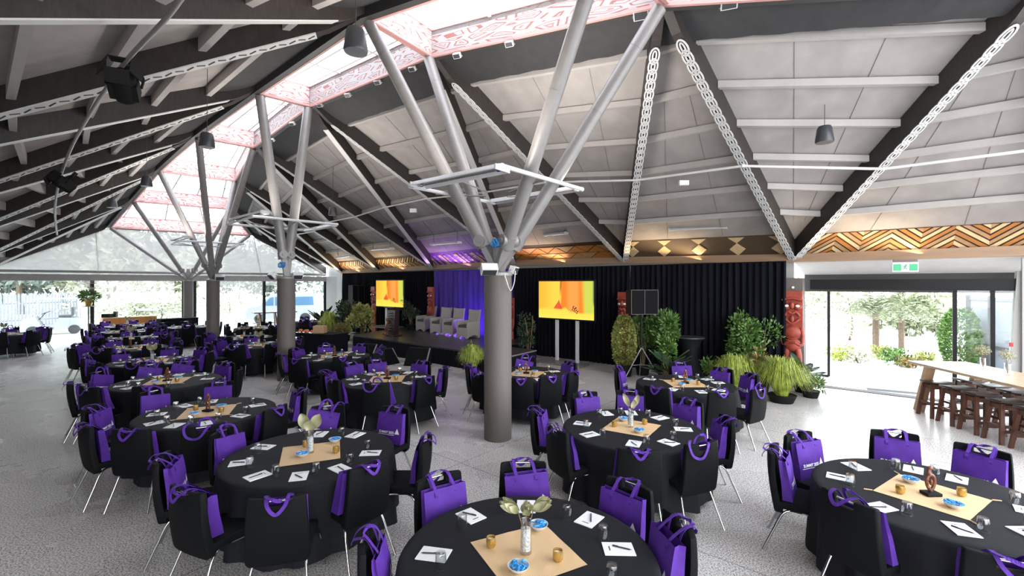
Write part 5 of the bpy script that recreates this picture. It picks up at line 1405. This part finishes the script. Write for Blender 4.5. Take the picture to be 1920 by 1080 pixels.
bush(fz(1425, 10.4), .8, 1.1, 500, .1, .05, 'leaf_red', 'small rusty-leaved shrub between the two grass tufts', 8)
bush(fz(1505, 10.6), .9, .95, 14, .5, .2, 'leaf_dark', 'dark broad-leaved plant at the foot of the tall carved figure', 9, .2, .22, 'broad')
bush(fz(1520, 10.1), .7, .5, 300, .12, .03, 'leaf_mid', 'low trailing plant spilling towards the open door', 10, .18, .15)
bush(fz(1340, 10.9), .7, .75, 400, .1, .05, 'leaf_mid', 'small leafy plant behind the smaller grass tuft', 20)
bush(fz(885, 12.1), .68, .92, 900, .1, .008, 'leaf_grass', 'lime and rust grass in a black pot at the stage corner', 11, .2, .28, 'grass')
bush((fz(878, 12.15)[0], fz(878, 12.15)[1], .2), .5, .75, 260, .07, .04, 'leaf_red', 'rusty shrub growing among the grass at the stage corner', 12, None, 0)
bush(fz(990, 14.2), .75, 1.75, 700, .09, .04, 'leaf_dark', 'thin dark shrub between the foremost column and the large screen', 13)
q = P(770, 0, 19.5); bush((q.x, q.y, zs_), .85, 1.35, 700, .09, .04, 'leaf_dark', 'dark shrub on the stage between far screen and armchairs', 14)
bush(fz(678, 19.6), 1.15, 1.7, 900, .16, .08, 'leaf_yel', 'yellow-green leafy bush beside the stage below the far screen', 15)
bush(fz(641, 18.4), .95, .95, 900, .1, .05, 'leaf_red', 'low rounded rusty-green shrub at the end of the stage', 16)
bush(fz(648, 20.0), 1.1, 1.9, 1000, .14, .06, 'leaf_dark', 'large dark bush at the far end of the drapes', 17)
bush(fz(618, 20.4), 1.1, 1.35, 420, .22, .012, 'leaf_grass', 'bright fern-like plant by the far corner pier', 18, .24, .3, 'grass')
bush(fz(606, 22.0), 1.3, 1.7, 26, .5, .2, 'leaf_dark', 'broad-leaved plant in front of the far corner pier', 19, .24, .3, 'broad')

# ------------------------------------------------------------------ loudspeakers, cocktail table, wedges
q = P(1203, 560, 11.9); t = empty('speaker_stand', (q.x, q.y, 0)); tag(t, 'black tripod stand carrying the large loudspeaker among the shrubs', 'speaker stand')
m = MB(); m.tube([(0, 0, .55), (0, 0, 1.72)], .02, 10); m.build('pole', 'frame', t)
for k, a in enumerate((200, 320, 80)):
    a = R(a); m = MB(); m.tube([(0, 0, .85), (math.cos(a) * .55, math.sin(a) * .55, .01)], .014, 8); m.tube([(0, 0, .4), (math.cos(a) * .3, math.sin(a) * .3, .4)], .01, 8); m.build('leg', 'steel', t)
def speaker(c, w_, d_, h_, ang, label, mt='spk'):
    t = empty('loudspeaker', c, ang); tag(t, label, 'loudspeaker', 'loudspeakers')
    m = MB(); m.box((0, 0, h_ / 2), (w_, d_, h_)); m.build('cabinet', 'pot', t, bevel=.015)
    m = MB(); m.box((0, -d_ / 2 - .005, h_ / 2), (w_ * .92, .012, h_ * .93)); m.build('front_grille', 'spk', t)
    m = MB(); e = .012
    for a, b_ in (((-w_ / 2, 0), (w_ / 2, 0)), ((-w_ / 2, h_), (w_ / 2, h_)), ((-w_ / 2, 0), (-w_ / 2, h_)), ((w_ / 2, 0), (w_ / 2, h_)), ((0, 0), (0, h_))):
        m.bar((a[0], -d_ / 2 - .012, a[1]), (b_[0], -d_ / 2 - .012, b_[1]), e, e, up=Vector((0, 1, 0)))
    m.build('rim', 'steeld', t); return t
speaker((q.x, q.y, 1.72), .72, .36, .62, .15, 'black double loudspeaker on the tripod stand beside a red carved post')
q = P(668, 556, 23.0); t = empty('speaker_stand', (q.x, q.y, 0)); tag(t, 'stand of the far loudspeaker behind the end bushes', 'speaker stand'); m = MB(); m.tube([(0, 0, 0), (0, 0, 1.45)], .03, 10); m.build('pole', 'frame', t)
m = MB(); m.lathe([(.3, 0), (.3, .02), (.05, .05)], 20); m.build('base', 'frame', t)
speaker((q.x, q.y, 1.45), .62, .5, .98, .75, 'black loudspeaker at the far end of the drapes above the bushes')
def wedge(c, w_, h_, d_, ang, label):
    t = empty('wedge_monitor', c, ang); tag(t, label, 'wedge monitor', 'stage wedge monitors')
    m = MB(); m.slab([(-w_ / 2, -d_ / 2, 0), (-w_ / 2, d_ / 2, 0), (-w_ / 2, d_ / 2, h_), (-w_ / 2, d_ / 2 - .12, h_)], (w_, 0, 0)); m.build('cabinet', 'pot', t, bevel=.01)
    m = MB(); a = Vector((-w_ / 2 + .03, -d_ / 2 + .01, .04)); b_ = Vector((-w_ / 2 + .03, d_ / 2 - .13, h_ - .02)); e = Vector((w_ - .06, 0, 0)); nn = e.cross(b_ - a).normalized()
    m.slab([a, a + e, b_ + e, b_], nn * .012); m.build('front_grille', 'spk', t)
    m = MB(); m.bar((w_ / 2, -d_ / 2, .0), (w_ / 2, d_ / 2 - .12, h_), .02, .04, up=Vector((1, 0, 0))); m.build('side_trim', 'steel', t)
q = PZ(782, 686, 0); wedge((q.x, q.y + .1, 0), .72, .52, .45, R(-14), 'black wedge monitor on the floor in front of the stage centre')
q = PZ(726, 684, 0); wedge((q.x, q.y + .2, 0), .5, .45, .45, R(60), 'smaller wedge monitor turned sideways near the stage')
q = PZ(690, 668, 0); wedge((q.x, q.y + .1, 0), .55, .4, .4, R(-20), 'wedge monitor close to the stage skirt by the lectern')
q = PZ(1302, 712, 0); t = empty('cocktail_table', (q.x, q.y + .3, 0)); tag(t, 'black stretch-covered cocktail table between the shrubs', 'cocktail table')
m = MB(); m.lathe([(.36, .0), (.33, .03), (.25, .25), (.19, .5), (.2, .75), (.29, .98), (.36, 1.06)], 40, cap=(True, False))
for k in range(len(m.v)):
    v = m.v[k]; a = math.atan2(v.y, v.x); f = 1 + .13 * math.cos(4 * a) * (1 - min(1, v.z / .8)); m.v[k] = Vector((v.x * f, v.y * f, v.z))
m.build('stretch_cover', 'cloth', t, smooth=60); m = MB(); m.lathe([(.37, 1.055), (.375, 1.07), (.37, 1.085)], 40); m.build('tabletop', 'spkgrey', t, smooth=40)

# ------------------------------------------------------------------ bar table, stools, vases
A0 = Vector((7.98, 9.26, 0)); along = Vector((-.13, -1, 0)).normalized(); across = Vector((1, -.13, 0)).normalized() * 1.0
across = Vector((-along.y, along.x, 0)); BH = .95
if across.x < 0: across = -across
t = empty('bar_table', A0); tag(t, 'long pale timber bar table with slanted legs by the doors', 'bar table')
TL, TW = 3.6, 1.05
m = MB(); m.slab([Vector((0, 0, BH - .045)), across * TW + Vector((0, 0, BH - .045)), across * TW + along * TL + Vector((0, 0, BH - .045)), along * TL + Vector((0, 0, BH - .045))], (0, 0, .045)); m.build('tabletop', 'oaktop', t, bevel=.006)
for (s, q) in ((.42, .12), (.42, TW - .12), (TL - .4, .12), (TL - .4, TW - .12)):
    top = along * s + across * q + Vector((0, 0, BH - .04)); lean = -along * .2 if s < 1 else along * .2; bot = along * s + across * (q + (-.06 if q < .5 else .06)) + lean
    m = MB(); m.bar(top, bot, .15, .10, up=along); m.build('leg', 'oak', t, bevel=.006)
def stool(seed=0):
    t = empty('bar_stool'); m = MB(); Hs = .66
    prof = gridslab([-.2, -.14, 0, .14, .2], [-.15, 0, .15], .035, deform=lambda v: Vector((v.x, v.z, Hs - .02 + v.y + .22 * v.x * v.x * 2 + .0)))
    prof.build('seat', 'dark_wood', t, smooth=50, bevel=.006)
    for sx in (-1, 1):
        for sy in (-1, 1):
            m = MB(); m.bar((sx * .15, sy * .10, Hs - .04), (sx * .21, sy * .17, 0), .055, .038, up=Vector((0, 1, 0))); m.build('leg', 'stool', t)
    for sy in (-1, 1):
        m = MB(); m.bar((-.18, sy * .145, .2), (.18, sy * .145, .2), .03, .045); m.build('foot_rail', 'stool', t)
        m = MB(); m.bar((-.155, sy * .115, Hs - .09), (.155, sy * .115, Hs - .09), .03, .07); m.build('apron_rail', 'stool', t)
    for sx in (-1, 1):
        m = MB(); m.bar((sx * .19, -.14, .27), (sx * .19, .14, .27), .03, .04); m.build('foot_rail', 'stool', t)
        m = MB(); m.bar((sx * .155, -.10, Hs - .09), (sx * .155, .10, Hs - .09), .03, .07); m.build('apron_rail', 'stool', t)
    return t
sa = math.atan2(along.y, along.x) + math.pi / 2
s0 = stool(); k = 0
nm = ('first', 'second', 'third', 'fourth', 'fifth', 'sixth')
for row, (off, n_) in enumerate(((.10, 6), (.86, 6))):
    for j in range(n_):
        p = A0 + along * (.62 + j * .47 - (.28 if row else 0)) + across * off
        o = s0 if k == 0 else copy_tree(s0); k += 1; o.location = p; o.rotation_euler = (0, 0, sa + random.uniform(-.06, .06))
        tag(o, 'red-brown wooden stool, %s from the open door, %s side of bar table' % (nm[j], ('banquet', 'glass-door')[row]), 'stool', 'wooden bar stools')
def flower(c, label):
    t = empty('flower_vase', c); tag(t, label, 'vase', 'vases on the bar table')
    m = MB(); m.lathe([(.04, 0), (.042, .01), (.040, .18), (.044, .2), (.036, .195), (.036, .02), (.001, .015)], 20, cap=(True, False)); m.build('vase_glass', 'tumbler', t, smooth=40)
    m = MB(); rnd = random.Random(5)
    for i in range(9): m.tube([(0, 0, .02), (rnd.uniform(-.06, .06), rnd.uniform(-.06, .06), .32)], .002, 4)
    m.build('stem', 'stem', t)
    m = MB()
    for i in range(420):
        d = rdir(rnd); p = Vector((0, 0, .34)) + Vector((d.x * .11, d.y * .11, d.z * .09)) * rnd.random() ** .4; leaf(m, p, rdir(rnd), rdir(rnd), .02, .015)
    m.build('dried_bloom', 'bloom', t)
for px, py, lab in ((1843, 691, 'glass vase of dried cream flowers on the bar table, closer to the door'), (1889, 703, 'glass vase of dried cream flowers on the bar table, farther from the door')):
    q = PZ(px, py, BH); flower((q.x, q.y, BH), lab)

# ------------------------------------------------------------------ far counters and stands
def counter(name, p0, p1, depth, h, mt, label, topm=None, cat='counter'):
    p0, p1 = Vector(p0), Vector(p1); d = (p1 - p0).normalized(); n = Vector((-d.y, d.x, 0))
    if n.y < 0: n = -n
    t = empty(name, p0); tag(t, label, cat)
    m = MB(); m.slab([Vector(), p1 - p0, p1 - p0 + n * depth, n * depth], (0, 0, h - .03)); m.build('body', mt, t)
    m = MB(); m.slab([Vector((0, 0, h - .03)) - d * .02 - n * .02, p1 - p0 + Vector((0, 0, h - .03)) + d * .02 - n * .02, p1 - p0 + n * (depth + .02) + Vector((0, 0, h - .03)) + d * .02, n * (depth + .02) + Vector((0, 0, h - .03)) - d * .02], (0, 0, .03)); m.build('countertop', topm or mt, t)
    return t
def fl_(px, d): v = P(px, 0, d); return (v.x, v.y, 0)
counter('service_counter', fl_(193, 20.1), fl_(294, 21.6), .6, 1.0, 'orange', 'orange timber service counter in front of the far glazing', 'cream')
counter('buffet_counter', fl_(302, 19.6), fl_(372, 20.7), .6, .98, 'black_cloth', 'black covered buffet counter between orange counter and last column')
counter('buffet_table', fl_(557, 16.2), fl_(621, 15.6), .8, .76, 'black_cloth', 'black clothed buffet table with food beside the second column', cat='table')
def sbox(c, s, mt, name, label, cat):
    m = MB(); m.box((0, 0, s[2] / 2), s); o = m.build(name, mt, loc=c, bevel=.01); tag(o, label, cat); return o
v = P(600, 0, 16.2); sbox((v.x, v.y, .76), (.38, .3, .26), 'box_tan', 'wooden_box', 'brown wooden box on the clothed buffet table', 'box')
for k, px in enumerate((563, 575, 587)):
    v = P(px, 0, 16.35 - k * .1); t = empty('food_platter', (v.x, v.y, .76)); tag(t, 'platter of orange food on the buffet table, %s from the column' % ('first', 'second', 'third')[k], 'platter', 'food platters')
    m = MB(); m.lathe([(.12, 0), (.15, .02), (.12, .015)], 20); m.build('dish', 'bowl', t); m = MB(); rnd = random.Random(k)
    for _ in range(24): m.ball((rnd.uniform(-.09, .09), rnd.uniform(-.09, .09), rnd.uniform(.03, .1)), .03, 6, 4)
    o = m.build('food', 'meat', t, smooth=60); o['kind'] = 'stuff'
v = P(203, 0, 20.4); sbox((v.x, v.y, 1.0), (.36, .3, .16), 'pot', 'coffee_box', 'black box on the orange service counter', 'box')
v = P(217, 0, 20.6); sbox((v.x, v.y, 1.0), (.12, .12, .26), 'spkgrey', 'urn', 'slim grey urn on the orange service counter', 'urn')
v = P(278, 0, 21.4); t = empty('glass_sneeze_guard', (v.x, v.y, 1.0), .6); tag(t, 'curved glass food guard at the end of the orange counter', 'food guard')
m = MB(); m.slab([(-.45, -.1, .25), (.4, -.1, .2), (.4, .2, .28), (-.45, .2, .33)], (0, 0, .015)); m.build('guard_pane', 'steel', t)
m = MB(); m.tube([(-.42, 0, 0), (-.42, 0, .3)], .015, 8); m.tube(spline([(.38, .0, .25), (.48, 0, .2), (.48, 0, .0)], 4), .02, 8); m.build('guard_post', 'steel', t)
# flower arrangement on a tall stand
v = P(166, 0, 19.4); t = empty('flower_stand', (v.x, v.y, 0)); tag(t, 'slim stand carrying the large white flower arrangement', 'stand')
m = MB(); m.tube([(0, 0, 0), (0, 0, 1.53)], .03, 8); m.lathe([(.2, 0), (.2, .03), (.04, .05)], 16); m.lathe([(.22, 1.53), (.22, 1.56)], 20); m.build('pole', 'steel', t)
t = empty('flower_arrangement', (v.x, v.y, 1.56)); tag(t, 'big arrangement of white and pink blossoms in a gold pot', 'flowers')
m = MB(); m.lathe([(.1, 0), (.17, .28), (.15, .28), (.01, .25)], 16, cap=(True, False)); m.build('pot', 'gold', t)
m = MB(); rnd = random.Random(8)
for i in range(330):
    d = rdir(rnd); leaf(m, Vector((0, 0, .4)) + Vector((d.x * .3, d.y * .3, d.z * .2)) * rnd.random() ** .5, d + Vector((0, 0, .1)), rdir(rnd), .14, .06)
m.build('foliage', 'leaf_mid', t)
m = MB()
for i in range(46):
    d = rdir(rnd); c = Vector((0, 0, .8)) + Vector((d.x * .36, d.y * .33, d.z * .36)) * rnd.random() ** .4
    for q in range(5): leaf(m, c, Vector((math.cos(q * 1.26), math.sin(q * 1.26), .35)), Vector((0, 0, 1)), .11, .09)
m.build('blossom', 'petal', t)

# ------------------------------------------------------------------ outside
def tree(c, W_, H_, n, L, m_, label, seed, tr=.12, base=.3, grp='garden trees and shrubs'):
    rnd = random.Random(seed); t = empty('garden_tree', (c[0], c[1], -.17)); tag(t, label, 'tree', grp)
    m = MB(); m.tube(spline([(0, 0, 0), (rnd.uniform(-.2, .2), 0, H_ * .3), (0, 0, H_ * .7)], 4), tr, 8, r2=tr * .4); m.build('trunk', 'bark', t)
    m = MB(); lumps = [(Vector((rnd.uniform(-.36, .36) * W_, rnd.uniform(-.36, .36) * W_, H_ * rnd.uniform(base, .86))), rnd.uniform(.5, 1)) for _ in range(18)]
    for k in range(n):
        cc, s_ = rnd.choice(lumps); d = rdir(rnd); p = cc + d * W_ * .2 * s_ * rnd.random() ** .4; leaf(m, p, d + rdir(rnd) * .8, rdir(rnd), L * rnd.uniform(.6, 1.3), L * .45)
    m.build('foliage', m_, t, smooth=80)
tl = [(-40, 44, 12, 12, 'leaf_out'), (40, 40, 10, 11, 'leaf_out'), (120, 46, 12, 10, 'leaf_out'), (205, 44, 9, 8, 'leaf_pale'), (270, 50, 12, 9, 'leaf_out'), (335, 44, 7, 6, 'leaf_pale'), (400, 56, 12, 7.5, 'leaf_out'), (450, 60, 10, 7.5, 'leaf_out'), (540, 66, 14, 8, 'leaf_out'), (-160, 42, 12, 14, 'leaf_out')]
for k, (px, d, W_, H_, mm_) in enumerate(tl):
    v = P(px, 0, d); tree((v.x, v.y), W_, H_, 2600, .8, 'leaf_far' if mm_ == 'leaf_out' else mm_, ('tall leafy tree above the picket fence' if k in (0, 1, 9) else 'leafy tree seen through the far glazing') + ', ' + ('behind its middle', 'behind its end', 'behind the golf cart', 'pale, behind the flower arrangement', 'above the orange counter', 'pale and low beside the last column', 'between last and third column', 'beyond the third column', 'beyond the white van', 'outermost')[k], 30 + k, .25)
for k, (px, d, W_, H_) in enumerate([(205, 31, 4.5, 2.2), (250, 33, 4.5, 1.7), (300, 33, 3.5, 1.9), (430, 40, 5.5, 2.2)]):
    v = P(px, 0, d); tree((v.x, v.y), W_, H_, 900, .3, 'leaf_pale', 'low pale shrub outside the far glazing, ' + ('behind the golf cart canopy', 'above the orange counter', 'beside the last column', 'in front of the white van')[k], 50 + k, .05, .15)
# picket fence
f0, f1 = P(-60, 0, 25.0), P(150, 0, 30.0); f0.z = f1.z = -.17; t = empty('picket_fence', f0); tag(t, 'weathered white picket fence outside the far glazing', 'fence')
L = (f1 - f0).length; d = (f1 - f0).normalized(); n_ = int(L / .16); m = MB(); nn = Vector((-d.y, d.x, 0))
for k in range(n_):
    a = d * (k * .16); m.slab([a, a + d * .1, a + d * .1 + Vector((0, 0, 2.0)), a + d * .05 + Vector((0, 0, 2.12)), a + Vector((0, 0, 2.0))], nn * .025)
m.build('pickets', 'fence', t)
m = MB()
for z in (.5, 1.5): m.bar(Vector((0, 0, z)) + nn * .05, d * L + Vector((0, 0, z)) + nn * .05, .05, .1)
m.build('rail', 'fence', t)
# golf cart
def wheel(m, c, r_, w_, ax): 
    m.lathe([(r_ * .5, -w_ / 2), (r_ * .95, -w_ / 2), (r_, -w_ * .3), (r_, w_ * .3), (r_ * .95, w_ / 2), (r_ * .5, w_ / 2)], 24, c, mtx=Matrix.Rotation(ax, 3, 'Z') @ Matrix.Rotation(R(90), 3, 'Y'))
v = P(102, 0, 24.0); t = empty('golf_cart', (v.x, v.y, -.17), math.atan2(GD.y, GD.x)); tag(t, 'white golf cart parked outside in front of the picket fence', 'golf cart')
m = MB(); m.slab([(-1.2, 0, .3), (1.1, 0, .3), (1.15, 0, .8), (.2, 0, .85), (0, 0, .5), (-.55, 0, .5), (-.75, 0, .95), (-1.15, 0, .8)], (0, 1.1, 0)); m.build('body', 'van', t, bevel=.04)
m = MB()
for y in (.05, 1.05): m.tube([(-1.0, y, .8), (-.55, y, 1.85)], .025, 8); m.tube([(.95, y, .8), (.9, y, 1.85)], .025, 8)
m.build('roof_posts', 'van', t)
m = MB(); m.box((.15, .55, 1.88), (1.7, 1.2, .07)); m.build('roof', 'van', t, bevel=.02)
for x in (-.8, .75):
    for y in (0.02, 1.08): m = MB(); wheel(m, (x, y, .24), .24, .16, R(90)); m.build('wheel', 'rubber', t, smooth=50)
m = MB(); m.tube([(math.cos(a / 12 * 6.283) * .17 - .35, .35 + math.sin(a / 12 * 6.283) * .17, 1.15 + math.cos(a / 12 * 6.283) * .08) for a in range(12)], .014, 6, closed=True); m.tube([(-.35, .35, 1.15), (-.6, .35, .8)], .02, 6); m.build('steering_wheel', 'pot', t, smooth=50)
m = MB(); m.box((.4, .55, .95), (.5, 1.0, .14)); m.box((.68, .55, 1.2), (.12, 1.0, .45)); m.build('seat', 'spkgrey', t, bevel=.03)
# white van
p0, p1 = P(462, 0, 30.0), P(596, 0, 32.0); p0.z = p1.z = -.17; t = empty('van', p0, math.atan2((p1 - p0).y, (p1 - p0).x)); tag(t, 'white van parked outside beyond the far glazing', 'van'); LV = (p1 - p0).length
m = MB(); sc = LV / 4.8
prof = [(0, .35), (0, .8), (.15, 1.02), (.9, 1.18), (1.55, 1.85), (2.1, 1.95), (4.5, 1.95), (4.72, 1.6), (4.8, .9), (4.8, .35)]
m.slab([(x * sc, 0, z) for x, z in prof], (0, 1.8, 0)); m.build('body', 'van', t, bevel=.05)
m = MB()
for w0, w1 in (((1.0, 1.22), (1.55, 1.75)),): m.slab([(w0[0] * sc, -.01, 1.2), (1.75 * sc, -.01, 1.2), (1.75 * sc, -.01, 1.78), (1.52 * sc, -.01, 1.74)], (0, 1.82, 0))
m.build('side_window', 'carglass', t)
for a, b_ in ((1.85, 2.75), (2.85, 4.5)): m = MB(); m.slab([(a * sc, -.01, 1.2), (b_ * sc, -.01, 1.2), ((b_ - .05) * sc, -.01, 1.78), (a * sc, -.01, 1.78)], (0, 1.82, 0)); m.build('side_window', 'carglass', t)
for x in (.85, 3.9):
    for y in (.06, 1.74): m = MB(); wheel(m, (x * sc, y, .33), .33, .2, R(90)); m.build('wheel', 'rubber', t, smooth=50)
# timber picnic frame and blue barrel seen past the second column
v = P(515, 0, 26.2); t = empty('timber_trestle', (v.x, v.y, -.17), .7); tag(t, 'red-brown timber trestle table outside beside the van', 'table')
m = MB(); m.box((0, 0, 1.05), (2.2, .7, .06)); m.build('tabletop', 'stool', t)
for x in (-.8, 0, .8):
    for s in (-1, 1): m = MB(); m.bar((x, s * .1, 1.02), (x + .1, s * .35, 0), .08, .08, up=Vector((0, 1, 0))); m.build('leg', 'stool', t)
# garden beyond the doors
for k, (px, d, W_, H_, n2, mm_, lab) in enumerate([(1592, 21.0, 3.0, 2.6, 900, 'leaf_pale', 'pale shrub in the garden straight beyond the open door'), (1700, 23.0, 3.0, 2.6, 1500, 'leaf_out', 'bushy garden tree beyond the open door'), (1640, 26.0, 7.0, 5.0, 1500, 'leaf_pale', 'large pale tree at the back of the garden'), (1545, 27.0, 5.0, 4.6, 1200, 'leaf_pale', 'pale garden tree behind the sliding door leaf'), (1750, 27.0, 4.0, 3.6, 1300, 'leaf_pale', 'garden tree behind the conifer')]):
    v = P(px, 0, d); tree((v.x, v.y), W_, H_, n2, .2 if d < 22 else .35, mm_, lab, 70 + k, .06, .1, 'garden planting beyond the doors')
v = P(1800, 0, 14.5); bush((v.x, v.y, -.17), .95, 1.85, 3200, .11, .06, 'leaf_mid', 'dense conical conifer behind the fixed glass pane', 99, None, 0, 'column', 'tree', 'conifer', 'garden planting beyond the doors')
for k, (px, d, H_, W_, lab) in enumerate([(1642, 17.0, 1.75, 2.4, 'tree fern in the garden bed beyond the open door, the taller one'), (1690, 18.5, 1.5, 2.2, 'tree fern in the garden bed beyond the open door, the shorter one')]):
    v = P(px, 0, d); bush((v.x, v.y, -.17), W_, H_, 26, .34, .06, 'leaf_out', lab, 80 + k, None, 0, 'fern', 'tree fern', 'tree_fern', 'tree ferns')
for k, (px, d, W_, H_, mm_) in enumerate([(1572, 15.5, .9, .6, 'leaf_grass'), (1612, 15.0, .8, .5, 'leaf_pale'), (1655, 15.6, .9, .5, 'leaf_yel'), (1683, 14.6, .8, .6, 'leaf_mid'), (1705, 14.2, .7, .45, 'leaf_red'), (1735, 14.6, .8, .5, 'leaf_yel')]):
    v = P(px, 0, d); bush((v.x, v.y, -.17), W_, H_, 260, .14, .06, mm_, 'low bedding plant beyond the open door, %s from the carved figure' % nm[k], 90 + k, None, 0, 'blob', 'plant', 'bedding_plant', 'bedding plants by the path')
bd = MB(); q = [P(1545, 0, 15.2), P(1760, 0, 13.6), P(1830, 0, 22), P(1540, 0, 24)]
bd.slab([Vector((p.x, p.y, -.17)) for p in q], (0, 0, .07)); tag(bd.build('garden_bed', 'ground'), 'pale gravel garden bed beyond the open door', kind='structure')
m = MB(); a, b_ = P(1815, 0, 15.0), P(1960, 0, 12.0); a.z = b_.z = -.17; t = empty('garden_fence', a); tag(t, 'dark framed panel fence outside the fixed glass panes', 'fence')
d = (b_ - a).normalized(); L = (b_ - a).length
m = MB(); m.slab([Vector((0, 0, .1)), d * L + Vector((0, 0, .1)), d * L + Vector((0, 0, 2.2)), Vector((0, 0, 2.2))], VX * .03); m.build('panel', 'fence', t)
for k in range(4):
    m = MB(); p = d * (L * k / 3); m.box(p + Vector((0, 0, 1.15)) - VX * .06, (.12, .12, 2.3), rz=.8); m.build('fence_post', 'spkgrey', t)
m = MB()
for z in (.75, 2.2): m.bar(-VX * .05 + Vector((0, 0, z)), d * L - VX * .05 + Vector((0, 0, z)), .06, .1)
m.build('rail', 'spkgrey', t)
